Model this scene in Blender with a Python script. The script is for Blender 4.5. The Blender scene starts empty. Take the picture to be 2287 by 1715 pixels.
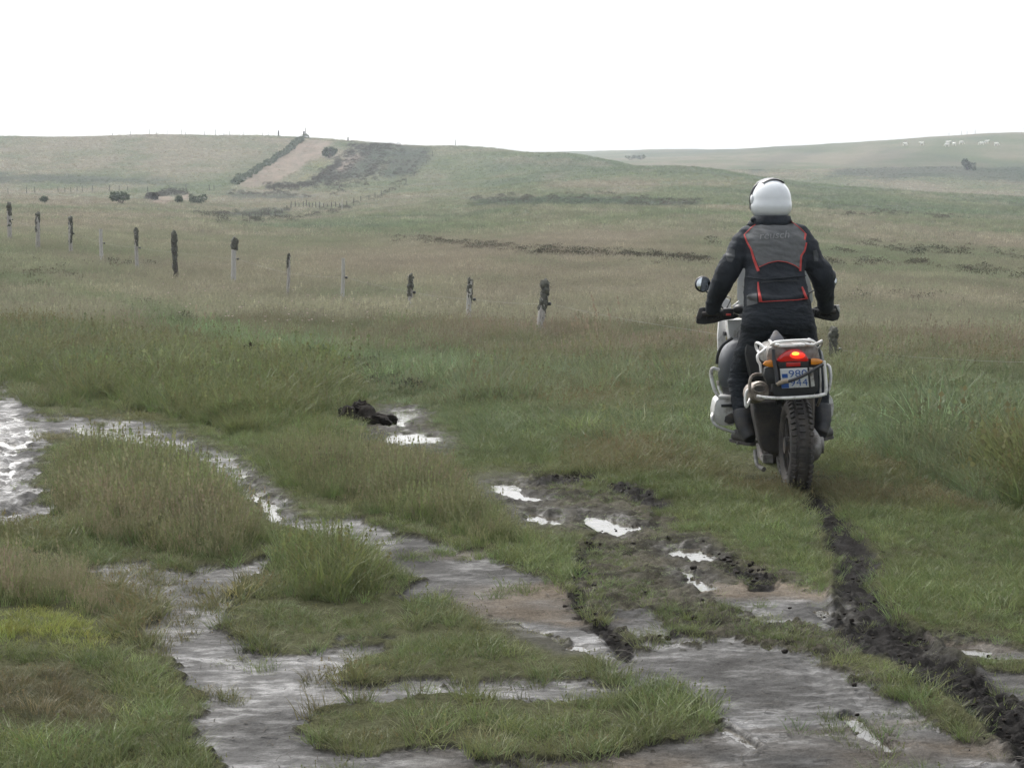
import bpy, bmesh, math, random
import numpy as np
from mathutils import Vector, Matrix, Euler
from mathutils.bvhtree import BVHTree

scene = bpy.context.scene
COL = scene.collection
rng = np.random.default_rng(7)
random.seed(7)

# ------------------------------------------------------------------ camera
CAMZ = 1.78
FPX, CX, CY = 4200.0, 1143.5, 857.5          # focal length and centre in photo pixels
PITCH = math.atan((857.5 - 490.0) / FPX)      # eye level sits at row 490
cam_d = bpy.data.cameras.new("camera")
cam = bpy.data.objects.new("camera", cam_d)
COL.objects.link(cam)
cam.location = (0, 0, CAMZ)
cam.rotation_euler = (math.pi / 2 - PITCH, 0, 0)
cam_d.sensor_width = 36.0
cam_d.lens = FPX / 2287.0 * 36.0
cam_d.clip_start = 0.05
cam_d.clip_end = 9000
scene.camera = cam

# ------------------------------------------------------------------ sky, sun, exposure
SUN_EL, SUN_AZ = math.radians(52), math.radians(-25)   # veiled sun, ahead and a little to the left
world = bpy.data.worlds.new("World")
scene.world = world
world.use_nodes = True
nt = world.node_tree
for n in list(nt.nodes):
    nt.nodes.remove(n)
sky = nt.nodes.new("ShaderNodeTexSky")
sky.sky_type = 'NISHITA'
sky.sun_disc = False
sky.sun_elevation = SUN_EL
sky.sun_rotation = SUN_AZ
sky.air_density = 1.0
sky.dust_density = 5.0
sky.ozone_density = 1.0
hs = nt.nodes.new("ShaderNodeHueSaturation")
hs.inputs['Saturation'].default_value = 0.22
bg = nt.nodes.new("ShaderNodeBackground")
bg.inputs['Strength'].default_value = 0.15
wo = nt.nodes.new("ShaderNodeOutputWorld")
nt.links.new(sky.outputs[0], hs.inputs['Color'])
nt.links.new(hs.outputs[0], bg.inputs['Color'])
nt.links.new(bg.outputs[0], wo.inputs['Surface'])

sun_d = bpy.data.lights.new("sun", 'SUN')
sun_d.energy = 0.8
sun_d.angle = math.radians(25)
sun_d.color = (1.0, 0.97, 0.92)
sun = bpy.data.objects.new("sun", sun_d)
COL.objects.link(sun)
sd_ = Vector((math.sin(SUN_AZ) * math.cos(SUN_EL), math.cos(SUN_AZ) * math.cos(SUN_EL), math.sin(SUN_EL)))
sun.rotation_euler = sd_.to_track_quat('Z', 'Y').to_euler()

vs = scene.view_settings
vs.view_transform = 'Standard'
vs.look = 'None'
vs.exposure = 1.22
vs.gamma = 1.0
vs.use_curve_mapping = False
scene.render.engine = 'CYCLES'
cy = scene.cycles
cy.use_denoising = True
cy.sample_clamp_indirect = 4.0
cy.filter_width = 1.5
cy.max_bounces = 6
cy.diffuse_bounces = 2
cy.glossy_bounces = 3
cy.transmission_bounces = 4
cy.transparent_max_bounces = 8
cy.volume_bounces = 0
cy.caustics_reflective = False
cy.caustics_refractive = False

# ------------------------------------------------------------------ small maths
CP, SP = math.cos(PITCH), math.sin(PITCH)

def z_at(py, y):
    """height of the point seen on row py at depth y"""
    t = (CY - py) / FPX
    return CAMZ + y * (t * CP - SP) / (CP + t * SP)

def W(px, py, y):
    z = z_at(py, y)
    depth = y * CP - (z - CAMZ) * SP
    return Vector(((px - CX) / FPX * depth, y, z))

def project(x, y, z):
    zr = z - CAMZ
    dep = np.maximum(y * CP - zr * SP, 1e-3)
    v = y * SP + zr * CP
    return CX + FPX * x / dep, CY - FPX * v / dep

def smooth(a, b, x):
    t = np.clip((x - a) / (b - a), 0, 1)
    return t * t * (3 - 2 * t)

def vnoise(x, y, seed=0):
    xi, yi = np.floor(x).astype(np.int64), np.floor(y).astype(np.int64)
    xf, yf = x - xi, y - yi
    u, v = xf * xf * (3 - 2 * xf), yf * yf * (3 - 2 * yf)
    def h(a, b):
        n = (a * 374761393 + b * 668265263 + seed * 144269504) & 0xffffffff
        n = ((n ^ (n >> 13)) * 1274126177) & 0xffffffff
        n = n ^ (n >> 16)
        return (n & 0xffff) / 65535.0
    return (h(xi, yi) * (1 - u) + h(xi + 1, yi) * u) * (1 - v) + (h(xi, yi + 1) * (1 - u) + h(xi + 1, yi + 1) * u) * v

def fbm(x, y, oct=4, seed=0, gain=0.5):
    s, a, tot = 0, 1.0, 0
    for o in range(oct):
        s = s + a * vnoise(x * 2 ** o + 17.3 * o, y * 2 ** o - 9.1 * o, seed + o)
        tot += a
        a *= gain
    return s / tot * 2 - 1

def pchip(xs, ys, x):
    xs, ys = np.asarray(xs, float), np.asarray(ys, float)
    h = np.diff(xs); dl = np.diff(ys) / h
    m = np.zeros(len(xs))
    for i in range(1, len(xs) - 1):
        if dl[i - 1] * dl[i] > 0:
            w1, w2 = 2 * h[i] + h[i - 1], h[i] + 2 * h[i - 1]
            m[i] = (w1 + w2) / (w1 / dl[i - 1] + w2 / dl[i])
    m[0], m[-1] = dl[0], dl[-1]
    x = np.clip(x, xs[0], xs[-1])
    i = np.clip(np.searchsorted(xs, x) - 1, 0, len(xs) - 2)
    t = (x - xs[i]) / h[i]
    return ((1 + 2 * t) * (1 - t) ** 2 * ys[i] + t * (1 - t) ** 2 * h[i] * m[i]
            + t * t * (3 - 2 * t) * ys[i + 1] + t * t * (t - 1) * h[i] * m[i + 1])

# ------------------------------------------------------------------ terrain profile
# for a handful of bearings: (distance, image row of the ground there)
PROF = {
    -300: [(30, 728), (45, 640), (64, 560), (90, 522), (170, 472), (300, 432), (420, 392), (520, 345), (620, 306), (720, 330), (1500, 350), (4000, 400)],
    22:   [(30, 733), (40, 658), (52, 588), (64.5, 545), (90, 522), (170, 480), (280, 446), (370, 426), (420, 401), (520, 347), (620, 308), (720, 330), (1500, 350), (4000, 400)],
    391:  [(30, 730), (38, 682), (47.5, 632), (64, 580), (100, 532), (200, 482), (310, 449), (370, 429), (420, 406), (520, 345), (610, 304), (720, 325), (1500, 350), (4000, 400)],
    643:  [(30, 735), (41, 672), (60, 600), (100, 546), (180, 507), (250, 484), (330, 441), (420, 412), (500, 365), (605, 306), (720, 325), (1500, 352), (4000, 400)],
    850:  [(30, 737), (37, 699), (60, 602), (100, 549), (180, 502), (270, 463), (330, 433), (420, 400), (500, 360), (590, 319), (700, 338), (1500, 352), (4000, 400)],
    1000: [(30, 741), (37, 700), (60, 600), (100, 546), (180, 492), (300, 440), (450, 385), (560, 328), (660, 345), (1500, 346), (4000, 400)],
    1240: [(28, 765), (40, 682), (75, 566), (120, 521), (200, 466), (300, 420), (400, 380), (500, 345), (600, 365), (1000, 354), (1600, 342), (4000, 400)],
    1500: [(26, 787), (40, 684), (65, 592), (110, 527), (200, 469), (300, 416), (420, 378), (500, 397), (700, 366), (1000, 346), (1400, 335), (4000, 400)],
    1800: [(23.5, 822), (40, 692), (65, 607), (110, 541), (200, 476), (300, 431), (380, 409), (450, 427), (600, 386), (800, 351), (1000, 324), (1200, 332), (4000, 400)],
    2100: [(22, 842), (40, 701), (65, 616), (110, 551), (200, 486), (290, 446), (350, 433), (420, 446), (550, 401), (650, 366), (800, 323), (900, 305), (1100, 316), (4000, 400)],
    2287: [(21.5, 850), (40, 706), (65, 621), (110, 556), (200, 491), (270, 459), (320, 449), (380, 461), (520, 411), (650, 366), (800, 319), (880, 298), (1100, 313), (4000, 400)],
    2700: [(21, 855), (40, 706), (65, 625), (110, 560), (200, 495), (270, 462), (320, 452), (380, 464), (520, 414), (650, 368), (800, 319), (880, 293), (1100, 310), (4000, 400)],
}
_keys = sorted(PROF)
_U = np.array([(k - CX) / FPX * 0.997 for k in _keys])
_LD = np.linspace(math.log(1.0), math.log(4000), 900)
_TAB = []
for k in _keys:
    ds, zs = [1, 4, 8, 13, 17], [0, 0, 0, 0, -0.01]
    for d, py in PROF[k]:
        ds.append(d); zs.append(float(z_at(py, d)))
    _TAB.append(pchip(np.log(ds), zs, _LD))
_TAB = np.array(_TAB)
# denser table across bearings
_UU = np.linspace(_U[0], _U[-1], 160)
_T2 = np.array([pchip(_U, _TAB[:, j], _UU) for j in range(_TAB.shape[1])]).T

def terrain(x, y):
    """smooth large-scale ground height"""
    x, y = np.asarray(x, float), np.asarray(y, float)
    r = np.hypot(x, y)
    yy = np.where(y > 0.05, y, 0.05)
    u = np.where(y > 0.05, np.clip(x / yy, _UU[0], _UU[-1]), np.where(x > 0, _UU[-1], _UU[0]))
    dd = np.where(y > 0.3 * r, y, 0.3 * r)
    ld = np.clip(np.log(np.maximum(dd, 1.0)), _LD[0], _LD[-1] - 1e-6)
    fu = (u - _UU[0]) / (_UU[1] - _UU[0]); iu = np.clip(fu.astype(int), 0, len(_UU) - 2); fu = fu - iu
    fl = (ld - _LD[0]) / (_LD[1] - _LD[0]); il = np.clip(fl.astype(int), 0, len(_LD) - 2); fl = fl - il
    z = (_T2[iu, il] * (1 - fu) + _T2[iu + 1, il] * fu) * (1 - fl) + (_T2[iu, il + 1] * (1 - fu) + _T2[iu + 1, il + 1] * fu) * fl
    # hummocks
    a = smooth(15, 40, r)
    z = z + a * (0.07 * fbm(x / 1.7, y / 1.7, 3, 11) + 0.12 * fbm(x / 6, y / 6, 2, 23))
    b = smooth(70, 250, r)
    z = z + b * (0.7 * fbm(x / 45, y / 45, 3, 31) + 0.35 * fbm(x / 14, y / 14, 2, 5))
    return z

_T = np.exp(np.linspace(math.log(3), math.log(3500), 900))
def at(px, py):
    """ground point seen at a photo pixel"""
    t = (CY - py) / FPX
    dz = (t * CP - SP) / (CP + t * SP)
    T = _T
    for _ in range(2):
        z = CAMZ + T * dz
        x = (px - CX) / FPX * (T * CP - (z - CAMZ) * SP)
        g = terrain(x, T)
        k = np.nonzero(z < g)[0]
        i = k[0] if len(k) else len(T) - 1
        if _ == 0: T = np.linspace(T[max(0, i - 1)], T[i], 24)
    return Vector((float(x[i]), float(T[i]), float(g[i])))

# ------------------------------------------------------------------ what covers the near ground (outlines as seen, laid on the ground)
def sd_poly(px, py, poly):
    """signed distance (negative inside) in photo pixels, rows stretched to account for the flat view"""
    P = np.array(poly, float)
    S = 2.2                                   # ground is foreshortened: one row is worth more than one column
    x, y = px, py * S
    X, Y = P[:, 0], P[:, 1] * S
    d = np.full(x.shape, 1e9)
    ins = np.zeros(x.shape, bool)
    for i in range(len(P)):
        x0, y0, x1, y1 = X[i], Y[i], X[(i + 1) % len(P)], Y[(i + 1) % len(P)]
        ex, ey = x1 - x0, y1 - y0
        t = np.clip(((x - x0) * ex + (y - y0) * ey) / (ex * ex + ey * ey + 1e-9), 0, 1)
        d = np.minimum(d, np.hypot(x - x0 - t * ex, y - y0 - t * ey))
        c = ((y0 > y) != (y1 > y)) & (x < ex * (y - y0) / (ey if abs(ey) > 1e-9 else 1e-9) + x0)
        ins ^= c
    return np.where(ins, -d, d)

def sd_line(px, py, pts):
    """distance to a polyline minus its local half width; also the length along it"""
    S = 2.2
    x, y = px, py * S
    best = np.full(x.shape, 1e9); along = np.zeros(x.shape); side = np.zeros(x.shape)
    acc = 0
    for (a0, b0, w0), (a1, b1, w1) in zip(pts[:-1], pts[1:]):
        ex, ey = a1 - a0, (b1 - b0) * S
        L = math.hypot(ex, ey)
        t = np.clip(((x - a0) * ex + (y - b0 * S) * ey) / (L * L), 0, 1)
        dx, dy = x - a0 - t * ex, y - b0 * S - t * ey
        w = w0 + (w1 - w0) * t
        d = np.hypot(dx, dy) - w
        m = d < best
        best = np.where(m, d, best)
        along = np.where(m, acc + t * L, along)
        side = np.where(m, (dx * ey - dy * ex) / L / np.maximum(w, 1), side)
        acc += L
    return best, along, side

SILT = [
    [(-150, 850), (25, 858), (50, 895), (85, 935), (150, 925), (300, 935), (420, 980), (450, 1012), (380, 1008), (230, 965), (150, 960), (100, 1000), (75, 1060), (100, 1110), (95, 1150), (60, 1175), (-150, 1160)],
    [(430, 985), (520, 1025), (560, 1080), (640, 1138), (760, 1150), (900, 1172), (1010, 1212), (1120, 1235), (1210, 1262), (1260, 1330), (1340, 1400), (1380, 1450), (1500, 1440), (1650, 1442), (1790, 1470), (1920, 1512), (2030, 1562), (2130, 1615), (2287, 1680), (2600, 1760), (2600, 2000), (1000, 2000), (1000, 1705), (1300, 1690), (1480, 1645), (1620, 1620), (1570, 1560), (1380, 1520), (1330, 1440), (1230, 1430), (1120, 1390), (960, 1330), (900, 1260), (830, 1220), (700, 1192), (620, 1162), (540, 1105), (480, 1050)],
    [(150, 1222), (260, 1232), (420, 1262), (520, 1252), (600, 1240), (570, 1300), (520, 1340), (480, 1400), (560, 1440), (700, 1452), (850, 1432), (800, 1470), (760, 1520), (860, 1556), (740, 1570), (690, 1620), (720, 1662), (1000, 1662), (1060, 1690), (1000, 1760), (1000, 2000), (540, 2000), (500, 1715), (440, 1600), (470, 1560), (380, 1500), (300, 1420), (360, 1370), (290, 1330), (230, 1270)],
    [(730, 1540), (900, 1520), (1100, 1522), (1300, 1500), (1400, 1520), (1580, 1560), (1400, 1560), (1200, 1556), (1000, 1546), (850, 1575)],
    [(2030, 1418), (2130, 1425), (2230, 1432), (2287, 1440), (2420, 1440), (2420, 1475), (2230, 1468), (2130, 1462)],
    [(2160, 1490), (2287, 1500), (2420, 1520), (2420, 1585), (2287, 1565), (2200, 1535)],
    [(1570, 1300), (1700, 1290), (1850, 1310), (1880, 1350), (1860, 1385), (1780, 1370), (1650, 1330)],
    [(1380, 1350), (1470, 1380), (1450, 1400), (1370, 1380)],
    [(1560, 1455), (1700, 1460), (1690, 1500), (1570, 1498)],
]
PEAT_LINES = [
    [(1776, 1070, 14), (1790, 1096, 20), (1832, 1140, 32), (1880, 1200, 44), (1914, 1262, 54), (1914, 1325, 58), (1945, 1395, 68), (2040, 1450, 66), (2130, 1515, 68), (2215, 1585, 72), (2320, 1660, 76)],
    [(1440, 1172, 8), (1340, 1190, 14), (1295, 1240, 22), (1290, 1310, 14), (1285, 1350, 10), (1350, 1400, 18), (1400, 1448, 14)],
    [(1205, 1062, 10), (1330, 1072, 20), (1420, 1098, 26), (1480, 1132, 26)],
    [(1560, 1230, 18), (1640, 1250, 22), (1700, 1290, 20)],
]
RUTS = [[(1525, 1545, 14), (1600, 1600, 16), (1685, 1655, 14)], [(1895, 1585, 14), (1935, 1625, 16), (1985, 1660, 12)]]
MIXED = [[(1250, 1215), (1400, 1165), (1600, 1205), (1800, 1280), (1880, 1350), (1910, 1440), (1850, 1480), (1700, 1455), (1500, 1440), (1360, 1400), (1270, 1320)],
         [(1700, 1455), (1900, 1480), (2040, 1560), (2287, 1660), (2500, 1740), (2287, 1715), (2000, 1650), (1850, 1560)],
         [(780, 905), (960, 905), (990, 990), (830, 1000)],
         [(1180, 1050), (1440, 1090), (1500, 1160), (1400, 1190), (1250, 1180), (1130, 1120)]]
# puddle: outline, water level, name label
PUDDLES = [
    ([(1092, 1074), (1150, 1072), (1165, 1092), (1215, 1108), (1195, 1117), (1140, 1112), (1105, 1098)], -0.030, "bright puddle with ragged edge at the tip of the tall grass band"),
    ([(1163, 1140), (1200, 1134), (1255, 1146), (1240, 1158), (1190, 1158)], -0.030, "small bright puddle just below the ragged one beside tall grass"),
    ([(1300, 1142), (1360, 1146), (1418, 1168), (1400, 1184), (1350, 1178), (1320, 1160)], -0.030, "bright puddle beside the churned black mud, above the middle track"),
    ([(1485, 1216), (1560, 1214), (1592, 1236), (1560, 1246), (1510, 1232)], -0.030, "bright puddle in muddy turf, upper of two below the rider"),
    ([(1515, 1262), (1545, 1264), (1590, 1296), (1570, 1306), (1530, 1288)], -0.030, "bright puddle in muddy turf, lower of two below the rider"),
    ([(835, 974), (900, 962), (980, 972), (985, 994), (900, 992)], -0.030, "long bright puddle below the dark peat lump"),
    ([(880, 912), (930, 912), (935, 924), (900, 950), (868, 946), (890, 930)], -0.030, "small bright puddle touching the dark peat lump"),
    ([(2075, 1427), (2140, 1428), (2225, 1436), (2210, 1456), (2140, 1458), (2090, 1448)], -0.0315, "bright puddle beside the deep tyre track at the picture edge"),
    ([(1500, 1536), (1550, 1540), (1712, 1650), (1690, 1674), (1590, 1626)], -0.034, "straight white water-filled wheel rut in grey silt"),
    ([(1882, 1572), (1930, 1576), (2006, 1655), (1966, 1676), (1898, 1620)], -0.034, "short water-filled wheel rut beside the sparse turf"),
    ([(1120, 1378), (1200, 1385), (1290, 1420), (1340, 1440), (1260, 1446), (1170, 1410)], -0.0315, "shallow shining water film on the silt beside the grass island"),
    ([(-120, 905), (25, 895), (55, 945), (95, 955), (50, 1005), (38, 1080), (50, 1125), (-120, 1130)], -0.0395, "broken shallow pool full of hoof marks at the far-left edge"),
    ([(150, 950), (250, 950), (400, 985), (440, 1008), (330, 1000), (200, 975)], -0.0315, "thin strip of water behind the big grass tussock"),
    ([(1810, 1340), (1880, 1346), (1885, 1376), (1830, 1372)], -0.0315, "small puddle at the left side of the deep track"),
    ([(530, 1040), (600, 1100), (640, 1150), (610, 1155), (560, 1110)], -0.0315, "narrow bright water strip between two tall grass stands"),
]
# grass stands: outline of the base, blade height, dryness (brown / pink), tint
GR = (0.120, 0.154, 0.060); OL = (0.122, 0.158, 0.060); LU = (0.138, 0.184, 0.094); YE = (0.200, 0.225, 0.056); BR = (0.140, 0.116, 0.070)
STANDS = [
    ([(90, 1020), (250, 985), (400, 1020), (520, 1075), (620, 1150), (650, 1205), (600, 1245), (430, 1258), (290, 1238), (150, 1200), (95, 1150)], 0.27, 0.46, OL),
    ([(560, 1250), (650, 1200), (760, 1195), (850, 1240), (905, 1300), (885, 1365), (760, 1372), (650, 1362), (600, 1330)], 0.22, 0.38, OL),
    ([(500, 1352), (600, 1330), (880, 1352), (925, 1400), (850, 1428), (700, 1442), (580, 1437), (520, 1400)], 0.10, 0.25, GR),
    ([(480, 1010), (640, 1000), (800, 985), (900, 1000), (1040, 1060), (1080, 1110), (1150, 1170), (1235, 1212), (1100, 1232), (1000, 1208), (880, 1168), (760, 1142), (650, 1127), (560, 1070)], 0.25, 0.46, OL),
    ([(-250, 660), (800, 820), (840, 900), (700, 960), (560, 990), (430, 962), (300, 922), (120, 917), (60, 872), (-250, 832)], 0.33, 0.40, OL),
    ([(560, 985), (700, 955), (820, 930), (860, 985), (800, 1000), (640, 1005)], 0.28, 0.4, OL),
    ([(-250, 1232), (140, 1240), (230, 1290), (292, 1350), (250, 1400), (-250, 1420)], 0.17, 0.45, OL),
    ([(-250, 1400), (330, 1440), (400, 1500), (470, 1570), (440, 1610), (520, 1715), (560, 2000), (-250, 2000)], 0.11, 0.3, OL),
    ([(-250, 1480), (180, 1490), (300, 1560), (260, 1640), (-250, 1620)], 0.085, 0.6, (0.092, 0.090, 0.050)),
    ([(-250, 1360), (150, 1360), (270, 1420), (260, 1460), (-250, 1440)], 0.09, 0.05, YE),
    ([(-250, 1165), (60, 1172), (85, 1120), (60, 1090), (-250, 1100)], 0.22, 0.8, BR),
    ([(770, 1480), (830, 1432), (1000, 1395), (1150, 1402), (1240, 1432), (1335, 1467), (1290, 1500), (1100, 1520), (900, 1520), (790, 1502)], 0.10, 0.3, GR),
    ([(690, 1622), (740, 1560), (860, 1560), (1000, 1540), (1050, 1562), (1200, 1566), (1320, 1576), (1400, 1590), (1400, 1622), (1360, 1640), (1280, 1672), (1080, 1672), (1000, 1652), (850, 1642), (760, 1652)], 0.10, 0.3, GR),
    ([(535, 1482), (570, 1468), (640, 1470), (655, 1490), (590, 1500)], 0.11, 0.1, GR),
    ([(330, 1470), (400, 1455), (500, 1470), (450, 1485), (360, 1488)], 0.08, 0.3, GR),
    ([(620, 1430), (690, 1415), (760, 1432), (700, 1445)], 0.08, 0.1, GR),
    ([(920, 1296), (980, 1282), (1045, 1290), (1030, 1302), (950, 1304)], 0.07, 0.1, GR),
    ([(850, 1660), (900, 1645), (950, 1655), (900, 1668)], 0.07, 0.1, GR),
    ([(1030, 1740), (1080, 1700), (1150, 1710), (1170, 1760)], 0.09, 0.2, GR),
    ([(450, 1372), (490, 1366), (500, 1378), (460, 1384)], 0.09, 0.4, OL),
    ([(1835, 1075), (1870, 1050), (1895, 1075), (1860, 1092)], 0.20, 0.2, GR),
    ([(1960, 1090), (2000, 1060), (2035, 1092), (1995, 1105)], 0.22, 0.2, GR),
    ([(1880, 985), (1950, 955), (2000, 900), (2500, 880), (2500, 1190), (2300, 1165), (2120, 1120), (2010, 1050), (1930, 1020)], 0.34, 0.25, LU),
    ([(2130, 1010), (2500, 1000), (2500, 1170), (2260, 1150), (2160, 1090)], 0.42, 0.35, GR),
]

def near_masks(px, py, x, y):
    """silt, peat, rut, puddle, mixed weights for ground points; all arrays"""
    n = px.shape
    silt = np.zeros(n); peat = np.zeros(n); mixed = np.zeros(n); pud = np.zeros(n); rut = np.zeros(n)
    rib = np.zeros(n); ridge = np.zeros(n)
    idx = np.nonzero((py > 830) & (px > -800) & (px < 3100) & (y > 2))[0]
    if len(idx) == 0:
        return silt, peat, mixed, pud, rut, rib, ridge
    X, Y, A, B = px[idx], py[idx], x[idx], y[idx]
    w = 62 * fbm(A / 0.16, B / 0.16, 5, 3, 0.75) + 55 * fbm(A / 0.55, B / 0.55, 3, 13)
    sx = X + 12 * fbm(A / 0.3, B / 0.3, 2, 71)
    s = np.full(X.shape, 1e9)
    for P in SILT:
        s = np.minimum(s, sd_poly(sx, Y, P))
    silt[idx] = smooth(-9, 9, -(s + w - 13 * smooth(100, 300, X)))
    m = np.full(X.shape, 1e9)
    for P in MIXED:
        m = np.minimum(m, sd_poly(sx, Y, P))
    mixed[idx] = smooth(-30, 30, -(m + 1.0 * w))
    pt = np.zeros(X.shape); rb = np.zeros(X.shape); rd = np.zeros(X.shape)
    for k, L in enumerate(PEAT_LINES):
        d, al, si = sd_line(sx, Y, L)
        v = smooth(-14, 14, -(d + (0.9 * w * np.clip((al - 60) / 900, 0.10, 0.6) if k == 0 else 0.8 * w)))
        pt = np.maximum(pt, v)
        if k == 0:
            zone = smooth(850, 1050, al) * smooth(14, -14, d)
            # tread ribs pressed in a bowed pattern
            rb = zone * (0.5 + 0.5 * np.sin(al / 7.5 + 3.2 * np.abs(si) + 1.5 * fbm(A / 0.4, B / 0.4, 2, 9)))
            rd = smooth(26, 0, np.abs(d + 4))
    peat[idx] = pt; rib[idx] = rb; ridge[idx] = rd
    r_ = np.zeros(X.shape)
    for L in RUTS:
        d, al, si = sd_line(sx, Y, L)
        r_ = np.maximum(r_, smooth(10, -8, d + 0.25 * w))
        rd = np.maximum(rd, 0.3 * smooth(16, 0, np.abs(d - 8)))
    rut[idx] = r_; ridge[idx] = rd
    q = np.full(X.shape, 1e9)
    for P, lv, lb in PUDDLES:
        if 'rut' not in lb: q = np.minimum(q, sd_poly(X, Y, P))
    pud[idx] = smooth(-12, 12, -(q + 3 + 0.45 * w))
    near_masks.q = np.full(n, 1e9); near_masks.q[idx] = q
    return silt, peat, mixed, pud, rut, rib, ridge

# far soil scars and dark bands (outlines as seen)
SCARS = [   # bare pinkish soil
    [(530, 412), (600, 365), (668, 318), (700, 312), (745, 318), (720, 345), (690, 360), (672, 380), (610, 412), (560, 420)],
    [(742, 372), (770, 350), (800, 342), (815, 352), (790, 372), (760, 388)],
    [(330, 455), (352, 437), (382, 436), (385, 450), (370, 460)],
    [(402, 436), (425, 432), (430, 442), (408, 448)],
]
SCAR_YEL = [[(685, 372), (720, 355), (738, 362), (712, 380)], [(655, 402), (690, 388), (710, 392), (700, 404)]]
DARKS = [
    [(850, 395), (870, 350), (890, 322), (960, 332), (950, 362), (925, 385), (880, 400)],
    [(640, 420), (700, 408), (720, 390), (760, 365), (790, 345), (830, 320), (890, 320), (870, 350), (840, 385), (810, 398), (730, 408)],
    [(-300, 385), (150, 392), (360, 402), (420, 412), (250, 412), (-300, 408)],
    [(500, 476), (560, 472), (640, 470), (640, 482), (560, 490), (490, 484)],
    [(490, 432), (640, 432), (700, 440), (640, 446), (520, 440)],
    [(1980, 330), (2060, 338), (2287, 372), (2400, 400), (2287, 410), (2120, 395), (2000, 400), (1850, 395), (1900, 360)],
    [(1650, 372), (1750, 345), (1830, 330), (1850, 336), (1770, 362), (1690, 388)],
    [(1400, 338), (1700, 330), (1800, 322), (1790, 332), (1600, 345), (1420, 350)],
    [(1040, 445), (1300, 440), (1560, 450), (1560, 462), (1300, 458), (1060, 458)],
]

def cover_colour(x, y, z):
    """base colour of the ground under or between plants, wetness, roughness helpers"""
    px, py = project(x, y, z)
    r = np.hypot(x, y)
    n1 = fbm(x / 0.9, y / 0.9, 3, 41); n2 = fbm(x / 16, y / 40, 3, 51); n3 = fbm(x / 60, y / 150, 3, 61)
    band = n2 * smooth(25, 60, r) * 0.7 + n3 * smooth(60, 200, r) * 0.9
    g = np.array([0.112, 0.132, 0.076]); p = np.array([0.190, 0.174, 0.126]); dk = np.array([0.076, 0.098, 0.064])
    k = smooth(-0.35, 0.45, band)[:, None]
    c = g * (1 - k) + p * k
    k = (smooth(0.25, 0.6, -band))[:, None]
    c = c * (1 - 0.6 * k) + dk * 0.6 * k
    mot = fbm(x / 3.2, y / 5.5, 4, 81, 0.6) * smooth(18, 40, r) * smooth(500, 150, r) + 0.8 * fbm(x / 9, y / 22, 3, 85) * smooth(40, 120, r)
    k = smooth(0.05, 0.45, mot)[:, None]; c = c * (1 - 0.55 * k) + np.array([0.090, 0.120, 0.064]) * 0.55 * k
    k = smooth(0.10, 0.5, -mot)[:, None]; c = c * (1 - 0.5 * k) + np.array([0.185, 0.168, 0.128]) * 0.5 * k
    near = smooth(34, 20, r)[:, None]
    c = c * (1 - near) + np.array([0.050, 0.052, 0.028]) * near
    far = (r > 90)
    i = np.nonzero(far & (px > -800) & (px < 3100))[0]
    sc = np.zeros(len(x)); dr = np.zeros(len(x)); ye = np.zeros(len(x))
    if len(i):
        w = 11 * fbm(x[i] / 5, y[i] / 10, 5, 77, 0.65)
        s = np.full(len(i), 1e9); d = np.full(len(i), 1e9); e = np.full(len(i), 1e9)
        left = r[i] < 660
        for P in SCARS: s = np.minimum(s, sd_poly(px[i], py[i], P))
        for P in SCAR_YEL: e = np.minimum(e, sd_poly(px[i], py[i], P))
        for P in DARKS: d = np.minimum(d, sd_poly(px[i], py[i], P))
        sc[i] = smooth(-8, 8, -(s + w)); ye[i] = smooth(-6, 6, -(e + w)); dr[i] = smooth(-14, 14, -(d + 2.0 * w)) * np.where(r[i] > 640, 0.45, 1.0)
    c = c * (1 - 0.75 * dr[:, None]) + np.array([0.044, 0.056, 0.042]) * 0.75 * dr[:, None]
    c = c * (1 - 0.85 * sc[:, None]) + (np.array([0.140, 0.112, 0.090])[None, :] * (1 + 0.5 * fbm(x / 1.5, y / 4, 3, 181))[:, None]) * 0.85 * sc[:, None]
    c = c * (1 - 0.35 * ye[:, None]) + np.array([0.190, 0.175, 0.085]) * 0.35 * ye[:, None]
    return c, px, py, dr, sc

# ------------------------------------------------------------------ materials
def mat_new(name):
    m = bpy.data.materials.new(name)
    m.use_nodes = True
    t = m.node_tree
    for n in list(t.nodes):
        t.nodes.remove(n)
    out = t.nodes.new("ShaderNodeOutputMaterial")
    return m, t, out

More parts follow.
